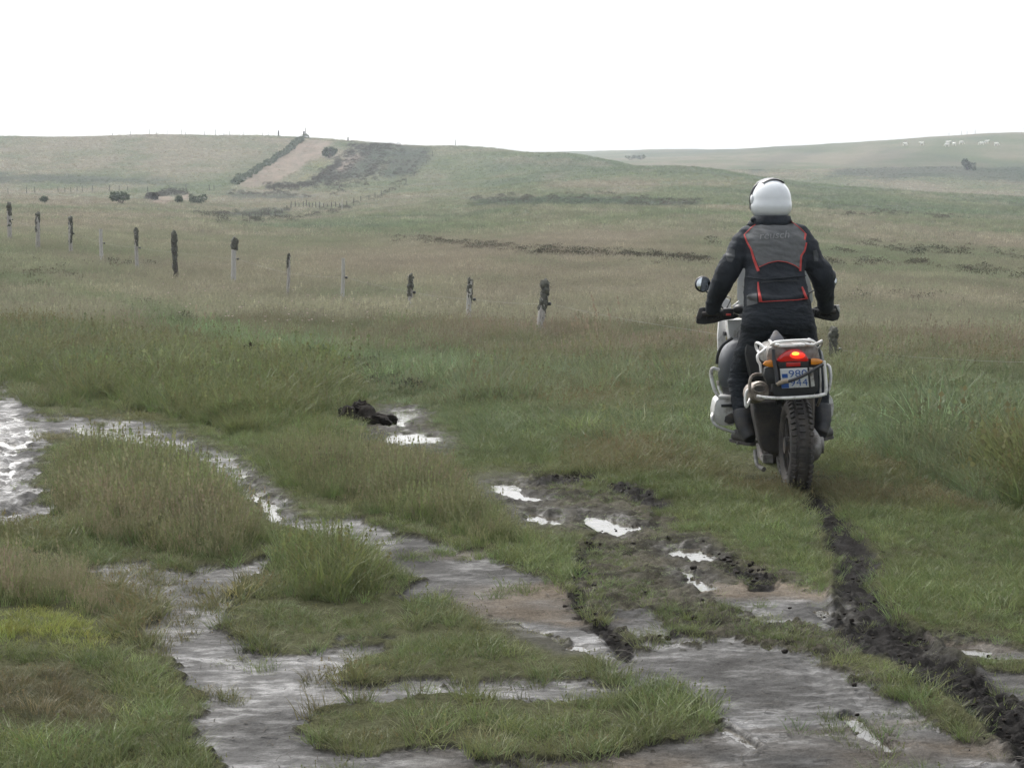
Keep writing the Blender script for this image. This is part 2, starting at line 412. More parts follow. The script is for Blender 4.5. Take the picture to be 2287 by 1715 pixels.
MATS = {}
def pm(name, col, rough=0.6, metal=0.0, var=0.15, scale=20.0, bump=0.0, bscale=60.0, dirt=0.0, dirtcol=(0.12, 0.095, 0.07), spec=0.5, coat=0.0, stretch=None, emit=None, estr=0.0, sheen=0.0):
    """plain procedural surface: base colour with fine uneven tone, optional dried dirt and relief"""
    if name in MATS:
        return MATS[name]
    m, t, out = mat_new(name)
    b = t.nodes.new("ShaderNodeBsdfPrincipled")
    t.links.new(b.outputs[0], out.inputs['Surface'])
    tc = t.nodes.new("ShaderNodeTexCoord")
    mp = t.nodes.new("ShaderNodeMapping")
    if stretch:
        mp.inputs['Scale'].default_value = stretch
    t.links.new(tc.outputs['Object'], mp.inputs['Vector'])
    nz = t.nodes.new("ShaderNodeTexNoise")
    nz.inputs['Scale'].default_value = scale
    nz.inputs['Detail'].default_value = 5
    t.links.new(mp.outputs[0], nz.inputs['Vector'])
    rp = t.nodes.new("ShaderNodeValToRGB")
    c = np.array(col)
    rp.color_ramp.elements[0].position = 0.3
    rp.color_ramp.elements[1].position = 0.7
    rp.color_ramp.elements[0].color = (*np.clip(c * (1 - var), 0, 1), 1)
    rp.color_ramp.elements[1].color = (*np.clip(c * (1 + var), 0, 1), 1)
    t.links.new(nz.outputs['Fac'], rp.inputs[0])
    src = rp.outputs[0]
    b.inputs['Roughness'].default_value = rough
    if dirt > 0:
        n2 = t.nodes.new("ShaderNodeTexNoise")
        n2.inputs['Scale'].default_value = 9
        n2.inputs['Detail'].default_value = 8
        n2.inputs['Roughness'].default_value = 0.7
        t.links.new(tc.outputs['Object'], n2.inputs['Vector'])
        mr = t.nodes.new("ShaderNodeMapRange")
        mr.inputs['From Min'].default_value = 0.62 - 0.4 * dirt
        mr.inputs['From Max'].default_value = 0.78 - 0.3 * dirt
        t.links.new(n2.outputs['Fac'], mr.inputs['Value'])
        mx = t.nodes.new("ShaderNodeMix"); mx.data_type = 'RGBA'
        mx.inputs['B'].default_value = (*dirtcol, 1)
        t.links.new(mr.outputs[0], mx.inputs['Factor'])
        t.links.new(src, mx.inputs['A'])
        src = mx.outputs['Result']
        mr2 = t.nodes.new("ShaderNodeMapRange")
        mr2.inputs['To Min'].default_value = rough
        mr2.inputs['To Max'].default_value = 0.85
        t.links.new(mr.outputs[0], mr2.inputs['Value'])
        t.links.new(mr2.outputs[0], b.inputs['Roughness'])
    t.links.new(src, b.inputs['Base Color'])
    b.inputs['Metallic'].default_value = metal
    b.inputs['Specular IOR Level'].default_value = spec
    b.inputs['Coat Weight'].default_value = coat
    b.inputs['Sheen Weight'].default_value = sheen
    if emit:
        b.inputs['Emission Color'].default_value = (*emit, 1)
        b.inputs['Emission Strength'].default_value = estr
    if bump > 0:
        n3 = t.nodes.new("ShaderNodeTexNoise")
        n3.inputs['Scale'].default_value = bscale
        n3.inputs['Detail'].default_value = 6
        t.links.new(mp.outputs[0], n3.inputs['Vector'])
        bp = t.nodes.new("ShaderNodeBump")
        bp.inputs['Strength'].default_value = min(1.0, bump)
        bp.inputs['Distance'].default_value = 0.01
        t.links.new(n3.outputs['Fac'], bp.inputs['Height'])
        t.links.new(bp.outputs[0], b.inputs['Normal'])
    MATS[name] = m
    return m

def ground_material():
    m, t, out = mat_new("moor_ground")
    b = t.nodes.new("ShaderNodeBsdfPrincipled")
    t.links.new(b.outputs[0], out.inputs['Surface'])
    ac = t.nodes.new("ShaderNodeAttribute"); ac.attribute_name = "cover"
    aw = t.nodes.new("ShaderNodeAttribute"); aw.attribute_name = "wet"
    geo = t.nodes.new("ShaderNodeNewGeometry")
    def noise(s, d=6, r=0.6):
        n = t.nodes.new("ShaderNodeTexNoise")
        n.inputs['Scale'].default_value = s; n.inputs['Detail'].default_value = d; n.inputs['Roughness'].default_value = r
        t.links.new(geo.outputs['Position'], n.inputs['Vector'])
        return n
    n1, n2, n3 = noise(3.0), noise(45.0), noise(0.6)
    def mr(src, a, b_, c, d):
        q = t.nodes.new("ShaderNodeMapRange")
        q.inputs['From Min'].default_value = a; q.inputs['From Max'].default_value = b_
        q.inputs['To Min'].default_value = c; q.inputs['To Max'].default_value = d
        t.links.new(src, q.inputs['Value'])
        return q.outputs[0]
    def math_(op, a, b_):
        q = t.nodes.new("ShaderNodeMath"); q.operation = op
        for i, s in enumerate((a, b_)):
            if isinstance(s, (int, float)): q.inputs[i].default_value = s
            else: t.links.new(s, q.inputs[i])
        return q.outputs[0]
    v = math_('MULTIPLY', mr(n1.outputs['Fac'], 0.3, 0.7, 0.75, 1.25), mr(n2.outputs['Fac'], 0.3, 0.7, 0.7, 1.3))
    v = math_('MULTIPLY', v, mr(n3.outputs['Fac'], 0.3, 0.7, 0.82, 1.18))
    n7 = noise(160.0, 3, 0.6)
    v = math_('MULTIPLY', v, mr(n7.outputs['Fac'], 0.3, 0.7, 0.6, 1.4))
    vm = t.nodes.new("ShaderNodeVectorMath"); vm.operation = 'SCALE'
    t.links.new(ac.outputs['Color'], vm.inputs[0]); t.links.new(v, vm.inputs['Scale'])
    t.links.new(vm.outputs[0], b.inputs['Base Color'])
    # wet silt: a thin water film that comes and goes
    n4 = noise(3.0, 7, 0.65)
    film0 = mr(n4.outputs['Fac'], 0.36, 0.64, 0.24, 0.70)
    mpn = t.nodes.new("ShaderNodeMapping"); mpn.inputs['Scale'].default_value = (2.2, 5.0, 1.0)
    t.links.new(geo.outputs['Position'], mpn.inputs['Vector'])
    n6 = t.nodes.new("ShaderNodeTexNoise"); n6.inputs['Scale'].default_value = 2.4; n6.inputs['Detail'].default_value = 8; n6.inputs['Roughness'].default_value = 0.72
    t.links.new(mpn.outputs[0], n6.inputs['Vector'])
    fm = math_('MULTIPLY', mr(n6.outputs['Fac'], 0.46, 0.60, 0.0, 1.0), mr(n4.outputs['Fac'], 0.38, 0.58, 0.15, 1.0))
    film = mr(fm, 0.0, 1.0, 0.62, 0.16)
    rough = t.nodes.new("ShaderNodeMix"); rough.data_type = 'FLOAT'
    rough.inputs['A'].default_value = 0.95
    t.links.new(aw.outputs['Fac'], rough.inputs['Factor']); t.links.new(film, rough.inputs['B'])
    t.links.new(rough.outputs['Result'], b.inputs['Roughness'])
    sp = math_('MULTIPLY', mr(aw.outputs['Fac'], 0, 1, 0.08, 1.0), mr(fm, 0.0, 1.0, 0.17, 0.50))
    t.links.new(sp, b.inputs['Specular IOR Level'])
    bp = t.nodes.new("ShaderNodeBump")
    bp.inputs['Distance'].default_value = 0.01
    t.links.new(mr(aw.outputs['Fac'], 0, 1, 1.0, 0.55), bp.inputs['Strength'])
    n5 = noise(70.0, 6, 0.65)
    t.links.new(n5.outputs['Fac'], bp.inputs['Height'])
    t.links.new(bp.outputs[0], b.inputs['Normal'])
    return m

def water_material():
    m, t, out = mat_new("standing_water")
    b = t.nodes.new("ShaderNodeBsdfPrincipled")
    b.inputs['Base Color'].default_value = (0.05, 0.045, 0.035, 1)
    b.inputs['Roughness'].default_value = 0.04
    b.inputs['IOR'].default_value = 1.33
    b.inputs['Specular IOR Level'].default_value = 0.5
    geo = t.nodes.new("ShaderNodeNewGeometry")
    n = t.nodes.new("ShaderNodeTexNoise"); n.inputs['Scale'].default_value = 14; n.inputs['Detail'].default_value = 3
    t.links.new(geo.outputs['Position'], n.inputs['Vector'])
    bp = t.nodes.new("ShaderNodeBump"); bp.inputs['Strength'].default_value = 0.22; bp.inputs['Distance'].default_value = 0.01
    t.links.new(n.outputs['Fac'], bp.inputs['Height']); t.links.new(bp.outputs[0], b.inputs['Normal'])
    t.links.new(b.outputs[0], out.inputs['Surface'])
    return m

def blade_material(name, straw=(0.24, 0.185, 0.125), translucent=0.3):
    """leaf blades: own tint per clump, dry straw / seed colour towards the tips"""
    m, t, out = mat_new(name)
    at_ = t.nodes.new("ShaderNodeAttribute"); at_.attribute_type = 'INSTANCER'; at_.attribute_name = "tint"
    ad = t.nodes.new("ShaderNodeAttribute"); ad.attribute_type = 'INSTANCER'; ad.attribute_name = "dry"
    ah = t.nodes.new("ShaderNodeAttribute"); ah.attribute_name = "along"
    asd = t.nodes.new("ShaderNodeAttribute"); asd.attribute_name = "seed"
    def math_(op, a, b_):
        q = t.nodes.new("ShaderNodeMath"); q.operation = op; q.use_clamp = op in ('ADD',)
        for i, s in enumerate((a, b_)):
            if isinstance(s, (int, float)): q.inputs[i].default_value = s
            else: t.links.new(s, q.inputs[i])
        return q.outputs[0]
    k = math_('MULTIPLY', ad.outputs['Fac'], math_('ADD', math_('MULTIPLY', math_('POWER', ah.outputs['Fac'], 1.6), 0.75), math_('MULTIPLY', asd.outputs['Fac'], 0.75)))
    mx = t.nodes.new("ShaderNodeMix"); mx.data_type = 'RGBA'
    t.links.new(k, mx.inputs['Factor'])
    t.links.new(at_.outputs['Color'], mx.inputs['A'])
    mx.inputs['B'].default_value = (*straw, 1)
    d = t.nodes.new("ShaderNodeBsdfPrincipled")
    d.inputs['Roughness'].default_value = 0.55
    d.inputs['Specular IOR Level'].default_value = 0.25
    tr = t.nodes.new("ShaderNodeBsdfTranslucent")
    ms = t.nodes.new("ShaderNodeMixShader"); ms.inputs[0].default_value = translucent
    t.links.new(mx.outputs['Result'], d.inputs['Base Color']); t.links.new(mx.outputs['Result'], tr.inputs['Color'])
    t.links.new(d.outputs[0], ms.inputs[1]); t.links.new(tr.outputs[0], ms.inputs[2])
    t.links.new(ms.outputs[0], out.inputs['Surface'])
    return m

# ------------------------------------------------------------------ object helpers
def tag(o, label=None, cat=None, group=None, kind=None):
    if label: o["label"] = label
    if cat: o["category"] = cat
    if group: o["group"] = group
    if kind: o["kind"] = kind
    return o

def empty(name, loc):
    o = bpy.data.objects.new(name, None)
    o.empty_display_size = 0.1
    COL.objects.link(o)
    o.location = loc
    return o

def mesh_obj(name, verts, faces, mat, parent=None, sharp=35, origin=None):
    """one mesh object; verts in world space, stored relative to the parent's root (or origin)"""
    me = bpy.data.meshes.new(name)
    off = Vector((0, 0, 0))
    if parent is not None:
        p = parent
        while p is not None:
            off += p.location
            p = p.parent
    elif origin is not None:
        off = Vector(origin)
    V = np.asarray([tuple(v) for v in verts], float) - np.array(off)
    me.from_pydata(V.tolist(), [], [list(f) for f in faces])
    me.validate()
    me.polygons.foreach_set("use_smooth", [True] * len(me.polygons))
    if sharp < 179:
        me.set_sharp_from_angle(angle=math.radians(sharp))
    if mat: me.materials.append(mat)
    o = bpy.data.objects.new(name, me)
    COL.objects.link(o)
    if parent is not None:
        o.parent = parent
    elif origin is not None:
        o.location = origin
    return o

class MB:
    """collects shapes into one mesh"""
    def __init__(self): self.v, self.f = [], []
    def add(self, v, f):
        b = len(self.v)
        self.v += [Vector(p) for p in v]
        self.f += [[i + b for i in q] for q in f]
        return self
    def ring_loft(self, rings, cap=True, close=False):
        n = len(rings[0]); v = [p for r in rings for p in r]; f = []
        m = len(rings)
        for i in range(m if close else m - 1):
            a, b = i * n, ((i + 1) % m) * n
            for j in range(n):
                f.append([a + j, a + (j + 1) % n, b + (j + 1) % n, b + j])
        if cap and not close:
            f.append(list(range(n))[::-1]); f.append([(m - 1) * n + j for j in range(n)])
        return self.add(v, f)
    def tube(self, pts, rad, seg=10, smoothn=5, closed=False):
        P = [Vector(p) for p in pts]
        R = rad if isinstance(rad, (list, tuple)) else [rad] * len(P)
        if smoothn > 1 and len(P) > 2:
            Q, S = [], []
            n = len(P)
            for i in range(n if closed else n - 1):
                g = lambda k: P[k % n] if closed else P[max(0, min(n - 1, k))]
                p0, p1, p2, p3 = g(i - 1), g(i), g(i + 1), g(i + 2)
                for s in range(smoothn):
                    t = s / smoothn
                    Q.append(0.5 * (2 * p1 + (p2 - p0) * t + (2 * p0 - 5 * p1 + 4 * p2 - p3) * t * t + (3 * p1 - p0 - 3 * p2 + p3) * t ** 3))
                    S.append(R[i] * (1 - t) + R[(i + 1) % n] * t)
            if not closed: Q.append(P[-1]); S.append(R[-1])
            P, R = Q, S
        rings = []
        up = Vector((0, 0, 1))
        n = len(P)
        prev = None
        for i in range(n):
            a = P[(i - 1) % n] if closed else P[max(0, i - 1)]
            b = P[(i + 1) % n] if closed else P[min(n - 1, i + 1)]
            d = (b - a).normalized() if (b - a).length > 1e-9 else Vector((0, 0, 1))
            if prev is None:
                s = d.cross(up)
                if s.length < 0.1: s = d.cross(Vector((0, 1, 0)))
            else:
                s = prev - d * prev.dot(d)
            s.normalize(); prev = s
            u = s.cross(d)
            rings.append([P[i] + (s * math.cos(2 * math.pi * k / seg) + u * math.sin(2 * math.pi * k / seg)) * R[i] for k in range(seg)])
        return self.ring_loft(rings, cap=not closed, close=closed)
    def ell(self, c, r, nu=16, nv=10, rot=None):
        c = Vector(c); v = []; f = []
        for i in range(nv + 1):
            th = math.pi * i / nv
            for j in range(nu):
                ph = 2 * math.pi * j / nu
                p = Vector((r[0] * math.sin(th) * math.cos(ph), r[1] * math.sin(th) * math.sin(ph), r[2] * math.cos(th)))
                v.append(c + (rot @ p if rot else p))
        for i in range(nv):
            for j in range(nu):
                f.append([i * nu + j, (i + 1) * nu + j, (i + 1) * nu + (j + 1) % nu, i * nu + (j + 1) % nu])
        return self.add(v, f)
    def box(self, c, s, rot=None, bev=0.0):
        bm = bmesh.new()
        bmesh.ops.create_cube(bm, size=1)
        for q in bm.verts: q.co = Vector((q.co.x * s[0], q.co.y * s[1], q.co.z * s[2]))
        if bev > 0: bmesh.ops.bevel(bm, geom=list(bm.edges), offset=bev, segments=2, affect='EDGES', profile=0.6)
        bm.verts.index_update()
        c = Vector(c)
        self.add([c + (rot @ q.co if rot else q.co) for q in bm.verts], [[q.index for q in fc.verts] for fc in bm.faces])
        bm.free(); return self
    def prism(self, front, back, bev=0.0):
        """solid between two matching outlines"""
        n = len(front)
        bm = bmesh.new()
        a = [bm.verts.new(Vector(p)) for p in front]; b = [bm.verts.new(Vector(p)) for p in back]
        bm.faces.new(a); bm.faces.new(b[::-1])
        for i in range(n): bm.faces.new([a[(i + 1) % n], a[i], b[i], b[(i + 1) % n]])
        bmesh.ops.recalc_face_normals(bm, faces=bm.faces)
        if bev > 0: bmesh.ops.bevel(bm, geom=list(bm.edges), offset=bev, segments=2, affect='EDGES', profile=0.6, clamp_overlap=True)
        bmesh.ops.triangulate(bm, faces=[f for f in bm.faces if len(f.verts) > 4])
        bm.verts.index_update()
        self.add([q.co for q in bm.verts], [[q.index for q in fc.verts] for fc in bm.faces])
        bm.free(); return self
    def build(self, name, mat, parent=None, sharp=40, origin=None):
        return mesh_obj(name, self.v, self.f, mat, parent, sharp, origin)

# ------------------------------------------------------------------ the ground sheet
def build_ground():
    dense = np.tan(np.linspace(math.radians(-21.5), math.radians(21.5), 640))
    az_in = np.arctan(dense)
    az_out = np.radians(np.concatenate([np.arange(23, 60, 3.0), np.arange(60, 180, 10.0)]))
    az = np.concatenate([-az_out[::-1], az_in, az_out])
    inv = 1.0 / np.linspace(1 / 5.2, 1 / 30.0, 620)
    r = np.concatenate([[0.6, 1.5, 2.5, 3.2, 3.8, 4.3, 4.8], inv, np.exp(np.linspace(math.log(30.3), math.log(1700), 300)), [2000, 2500, 3200, 3900]])
    A, R = np.meshgrid(az, r)
    nr, na = A.shape
    x = (R * np.sin(A)).ravel(); y = (R * np.cos(A)).ravel()
    z = terrain(x, y)
    c, px, py, dr, sc = cover_colour(x, y, z)
    silt, peat, mixed, pud, rut, rib, ridge = near_masks(px, py, x, y)
    rr = np.hypot(x, y)
    fine = smooth(24, 14, rr)
    # relief: turf stands a little above the washed-out silt; churned peat is lumpy; ruts are pressed in
    lump = fbm(x / 0.10, y / 0.10, 4, 91, 0.6); lump2 = fbm(x / 0.035, y / 0.035, 3, 95, 0.6)
    big = fbm(x / 0.7, y / 0.7, 3, 97)
    turf = 1 - np.clip(silt + peat, 0, 1)
    z = z + fine * (turf * (0.012 * lump + 0.020 * big) - 0.020 * silt + silt * (0.0045 * lump + 0.0045 * lump2 + 0.004 * big))
    z = z + fine * peat * (0.020 * lump + 0.024 * lump2 - 0.024 + 0.022 * ridge + 0.024 * rib)
    z = z + fine * mixed * (1 - 0.85 * silt) * (0.020 * lump + 0.022 * lump2 - 0.008)
    z = z + fine * (-0.038 * rut + 0.030 * ridge * (1 - peat))
    dp = np.where(silt > 0.5, 0.026, 0.044)
    z = z - fine * pud * (dp - 0.006 + np.where(silt > 0.5, 0.010, 0.020) * lump + 0.016 * lump2)
    # hoof-pocked mud at the left edge
    q = fine * silt * smooth(120, 60, px) * smooth(1200, 1150, py)
    z = z + q * 0.050 * fbm(x / 0.11, y / 0.11, 4, 99, 0.6)
    # cover colours
    s_c = np.array([0.040, 0.039, 0.037]); gravel = np.array([0.125, 0.100, 0.072]); pt_c = np.array([0.017, 0.016, 0.015])
    gv = (np.clip(smooth(0.0, 0.5, fbm(x / 0.8, y / 0.5, 3, 121)) + 0.7 * smooth(1600, 1700, py) * (0.4 + fbm(x / 0.3, y / 0.3, 3, 123)), 0, 1) * smooth(800, 1300, px))[:, None]
    s_col = s_c * (1 - 0.65 * gv) + gravel * 0.65 * gv
    s_col = s_col * (1 + 0.45 * fbm(x / 0.35, y / 0.35, 4, 151))[:, None]
    c = c * (1 - silt[:, None]) + s_col * silt[:, None]
    mk = (mixed * 0.8 * (1 - silt))[:, None]
    mm = smooth(-0.25, 0.35, fbm(x / 0.16, y / 0.16, 4, 141, 0.65))[:, None]
    c = c * (1 - mk) + (np.array([0.022, 0.020, 0.017]) * mm + np.array([0.062, 0.056, 0.046]) * (1 - mm)) * mk
    ek = (smooth(0.02, 0.35, silt) * smooth(0.95, 0.5, silt))[:, None] * 0.8
    c = c * (1 - ek) + np.array([0.026, 0.024, 0.020]) * ek
    lt = 1 - 0.36 * smooth(28, 45, rr)[:, None] * (1 - np.clip(sc, 0, 1)[:, None])  # far ground colour darkened to stand in for shade among the grass blades
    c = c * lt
    pk = np.clip(peat, 0, 1)[:, None]
    c = c * (1 - pk) + pt_c * pk
    qn = near_masks.q
    rk = (smooth(55, 5, qn) * (1 - silt) * 0.8)[:, None]
    c = c * (1 - rk) + np.array([0.024, 0.022, 0.018]) * rk
    wet = np.clip(0.5 * rk[:, 0] + smooth(0.45, 0.95, silt) * (1 - 0.75 * gv[:, 0]) * (1 - peat) * np.clip(0.66 + 0.8 * fbm(x / 0.5, y / 0.5, 4, 131), 0.12, 1) + 0.10 * peat + 0.08 * mixed + pud * 0.4, 0, 1)
    verts = np.stack([x, y, z], 1)
    i = np.arange(nr - 1)[:, None] * na + np.arange(na - 1)[None, :]
    f = np.stack([i, i + 1, i + 1 + na, i + na], -1).reshape(-1, 4)
    # close the seam behind the camera and the middle
    j = np.arange(nr - 1) * na
    seam = np.stack([j + na - 1, j, j + na, j + na + na - 1], -1)
    f = np.concatenate([f, seam])
    me = bpy.data.meshes.new("ground")
    me.vertices.add(len(verts)); me.vertices.foreach_set("co", verts.ravel().astype(np.float32))
    me.loops.add(f.size + na); 
    loops = np.concatenate([f.ravel(), np.arange(na)[::-1]])
    me.loops.foreach_set("vertex_index", loops.astype(np.int32))
    me.polygons.add(len(f) + 1)
    st = np.concatenate([np.arange(len(f)) * 4, [f.size]])
    me.polygons.foreach_set("loop_start", st.astype(np.int32))
    me.update(calc_edges=True)
    me.validate()
    me.polygons.foreach_set("use_smooth", np.ones(len(me.polygons), bool))
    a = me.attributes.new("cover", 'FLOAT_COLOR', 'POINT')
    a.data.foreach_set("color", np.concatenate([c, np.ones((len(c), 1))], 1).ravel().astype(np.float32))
    a = me.attributes.new("wet", 'FLOAT', 'POINT')
    a.data.foreach_set("value", wet.astype(np.float32))
    me.materials.append(ground_material())
    o = bpy.data.objects.new("ground", me)
    COL.objects.link(o)
    tag(o, kind="structure", label="moorland ground of turf, grey silt and black mud rolling up to hills")
    return o

GROUND = build_ground()

# ------------------------------------------------------------------ standing water
WATER = water_material()
for k, (P, lv, lb) in enumerate(PUDDLES):
    c = np.mean(P, axis=0)
    pts = []
    for (a, b), (a2, b2) in zip(P, P[1:] + P[:1]):
        for s in range(3):
            t = s / 3
            q = np.array([a + (a2 - a) * t, b + (b2 - b) * t])
            q = c + (q - c) * (1.35 if lv > -0.0335 else 1.1)
            g = at(q[0], q[1])
            pts.append(Vector((g.x, g.y, lv)))
    base = sum(float(terrain(p.x, p.y)) for p in pts) / len(pts)
    pts = [Vector((p.x, p.y, base + lv)) for p in pts]
    ce = sum(pts, Vector()) / len(pts)
    o = mesh_obj("puddle", pts, [list(range(len(pts)))], WATER, origin=ce)
    o["kind"] = "structure"
    o["label"] = lb

# ------------------------------------------------------------------ grass and heather (uncountable: real blades, scattered clumps)
def clump(name, n, rad, width, lean, seeds, mat, seed, curl=0.35, hvar=0.45, segs=3):
    """a clump of n curved blades, one unit tall"""
    g = np.random.default_rng(seed)
    V, F, AL, SE = [], [], [], []
    for k in range(n):
        a = g.uniform(0, 2 * math.pi); rr = rad * math.sqrt(g.uniform(0, 1))
        bx, by = rr * math.cos(a), rr * math.sin(a)
        h = 1.0 - hvar * g.uniform(0, 1) ** 0.8
        la = a + g.normal(0, 0.9)
        ln = abs(g.normal(0, lean)) + 0.05
        fa = g.uniform(0, math.pi)
        wx, wy = math.cos(fa) * width / 2, math.sin(fa) * width / 2
        is_seed = g.uniform() < seeds
        sd = 1.0 if is_seed else g.uniform(0, 0.25)
        cu = curl * g.uniform(0.3, 1.4)
        b = len(V)
        for i in range(segs + 1):
            t = i / segs
            off = ln * t + cu * t * t * (0.45 if is_seed else 1.0)
            zz = h * (t - 0.22 * cu * t * t)
            cx_, cy_ = bx + off * h * math.cos(la), by + off * h * math.sin(la)
            ww = (1 - 0.85 * t ** 1.5) if not is_seed else (0.6 if t < 0.7 else 0.5)
            if i < segs:
                V += [(cx_ - wx * ww, cy_ - wy * ww, zz), (cx_ + wx * ww, cy_ + wy * ww, zz)]
                AL += [t, t]; SE += [sd * (t > 0.6), sd * (t > 0.6)]
                if i: F.append([b + 2 * i - 2, b + 2 * i - 1, b + 2 * i + 1, b + 2 * i])
            else:
                V.append((cx_, cy_, zz)); AL.append(1.0); SE.append(sd)
                F.append([b + 2 * i - 2, b + 2 * i - 1, b + 2 * i])
        if is_seed:     # loose panicle
            c = V[-1]
            for q in range(3):
                zq = c[2] - 0.03 - 0.07 * q; e = width * 1.5
                b2 = len(V)
                V += [(c[0], c[1], zq + 0.045), (c[0] + e * math.cos(fa + q), c[1] + e * math.sin(fa + q), zq), (c[0], c[1], zq - 0.03), (c[0] - e * math.cos(fa + q), c[1] - e * math.sin(fa + q), zq)]
                AL += [1.0] * 4; SE += [1.0] * 4
                F.append([b2, b2 + 1, b2 + 2, b2 + 3])
    me = bpy.data.meshes.new(name)
    me.from_pydata(V, [], F)
    me.attributes.new("along", 'FLOAT', 'POINT').data.foreach_set("value", np.array(AL, np.float32))
    me.attributes.new("seed", 'FLOAT', 'POINT').data.foreach_set("value", np.array(SE, np.float32))
    me.materials.append(mat)
    return bpy.data.objects.new(name, me)

def sprig_clump(name, n, mat, seed):
    """low woody shrublet: many short twigs with small leaves"""
    g = np.random.default_rng(seed)
    V, F, AL, SE = [], [], [], []
    for k in range(n):
        d = g.normal(0, 1, 3); d[2] = abs(d[2]) + 0.1; d /= np.linalg.norm(d)
        r = g.uniform(0.35, 1.0) ** 0.6
        p = d * r * np.array([1.0, 1.0, 0.9])
        s = g.uniform(0.05, 0.12)
        u = np.cross(d, g.normal(0, 1, 3)); u /= np.linalg.norm(u) + 1e-6
        b = len(V)
        V += [tuple(p - u * s * 0.5), tuple(p + d * s * 0.3 + u * s * 0.1), tuple(p + u * s * 0.6 + d * s), tuple(p + d * s * 1.4 - u * s * 0.2)]
        AL += [float(r)] * 4; SE += [float(g.uniform() < 0.2)] * 4
        F.append([b, b + 1, b + 2, b + 3])
    me = bpy.data.meshes.new(name)
    me.from_pydata(V, [], F)
    me.attributes.new("along", 'FLOAT', 'POINT').data.foreach_set("value", np.array(AL, np.float32))
    me.attributes.new("seed", 'FLOAT', 'POINT').data.foreach_set("value", np.array(SE, np.float32))
    me.materials.append(mat)
    return bpy.data.objects.new(name, me)

def scatter(name, protos, pos, scl, rot, tint, dry, label, cat="grass"):
    """one object holding the points; clumps are instanced on them"""
    pc = bpy.data.collections.new(name + "_clumps")
    for p in protos: pc.objects.link(p)
    n = len(pos)
    me = bpy.data.meshes.new(name)
    me.vertices.add(n)
    me.vertices.foreach_set("co", np.asarray(pos, np.float32).ravel())
    def attr(nm, ty, key, arr):
        me.attributes.new(nm, ty, 'POINT').data.foreach_set(key, arr)
    attr("scl", 'FLOAT_VECTOR', "vector", np.asarray(scl, np.float32).ravel())
    attr("rot", 'FLOAT_VECTOR', "vector", np.asarray(rot, np.float32).ravel())
    attr("pick", 'INT', "value", rng.integers(0, len(protos), n).astype(np.int32))
    attr("tint", 'FLOAT_VECTOR', "vector", np.asarray(tint, np.float32).ravel())
    attr("dry", 'FLOAT', "value", np.asarray(dry, np.float32))
    o = bpy.data.objects.new(name, me)
    COL.objects.link(o)
    g = bpy.data.node_groups.new(name + "_scatter", 'GeometryNodeTree')
    g.interface.new_socket("Geometry", in_out='INPUT', socket_type='NodeSocketGeometry')
    g.interface.new_socket("Geometry", in_out='OUTPUT', socket_type='NodeSocketGeometry')
    gi, go = g.nodes.new('NodeGroupInput'), g.nodes.new('NodeGroupOutput')
    ip = g.nodes.new('GeometryNodeInstanceOnPoints')
    ci = g.nodes.new('GeometryNodeCollectionInfo')
    ci.inputs['Collection'].default_value = pc
    ci.inputs['Separate Children'].default_value = True
    ci.inputs['Reset Children'].default_value = True
    ip.inputs['Pick Instance'].default_value = True
    def na(nm, ty):
        q = g.nodes.new('GeometryNodeInputNamedAttribute'); q.data_type = ty
        q.inputs['Name'].default_value = nm
        return q.outputs[0]
    g.links.new(gi.outputs[0], ip.inputs['Points'])
    g.links.new(ci.outputs[0], ip.inputs['Instance'])
    g.links.new(na("pick", 'INT'), ip.inputs['Instance Index'])
    g.links.new(na("scl", 'FLOAT_VECTOR'), ip.inputs['Scale'])
    e2r = g.nodes.new('FunctionNodeEulerToRotation')
    g.links.new(na("rot", 'FLOAT_VECTOR'), e2r.inputs[0])
    g.links.new(e2r.outputs[0], ip.inputs['Rotation'])
    g.links.new(ip.outputs[0], go.inputs[0])
    md = o.modifiers.new("scatter", 'NODES')
    md.node_group = g
    tag(o, label=label, cat=cat, kind="stuff")
    return o

def candidates(r0, r1, dens, half=math.radians(19.5)):
    n = int(half * (r1 * r1 - r0 * r0) * dens)
    r = np.sqrt(rng.uniform(r0 * r0, r1 * r1, n)); a = rng.uniform(-half, half, n)
    return r * np.sin(a), r * np.cos(a)

def rots(n, tilt=0.15):
    return np.stack([rng.normal(0, tilt, n), rng.normal(0, tilt, n), rng.uniform(0, 6.283, n)], 1)

M_tall = blade_material("tall_grass_blades", (0.285, 0.208, 0.165))
M_turf = blade_material("turf_blades", (0.165, 0.132, 0.070))
M_far = blade_material("far_grass_blades", (0.235, 0.205, 0.160))
M_heath = blade_material("heather_leaves", (0.115, 0.085, 0.062), 0.15)

P_tall = [clump("tall_clump", 26, 0.20, 0.013, 0.16, 0.38, M_tall, 100 + k) for k in range(6)]
P_lush = [clump("lush_clump", 24, 0.22, 0.024, 0.22, 0.08, M_turf, 200 + k, curl=0.55) for k in range(6)]
P_turf = [clump("turf_clump", 30, 0.60, 0.036, 0.38, 0.05, M_turf, 300 + k, curl=0.65, segs=2) for k in range(6)]
P_far = [clump("far_clump", 20, 0.42, 0.030, 0.20, 0.35, M_far, 400 + k, segs=2) for k in range(6)]
P_dist = [clump("distant_clump", 18, 1.1, 0.10, 0.25, 0.25, M_far, 500 + k, segs=2) for k in range(6)]
P_heath = [sprig_clump("heather_clump", 260, M_heath, 600 + k) for k in range(4)]

def near_ground_z(x, y, silt, peat, mixed):
    lump = fbm(x / 0.10, y / 0.10, 4, 91, 0.6); big = fbm(x / 0.7, y / 0.7, 3, 97)
    turf = 1 - np.clip(silt + peat, 0, 1)
    return turf * (0.012 * lump + 0.020 * big) - 0.020 * silt + peat * (0.026 * lump - 0.02) + mixed * (0.022 * lump - 0.008)

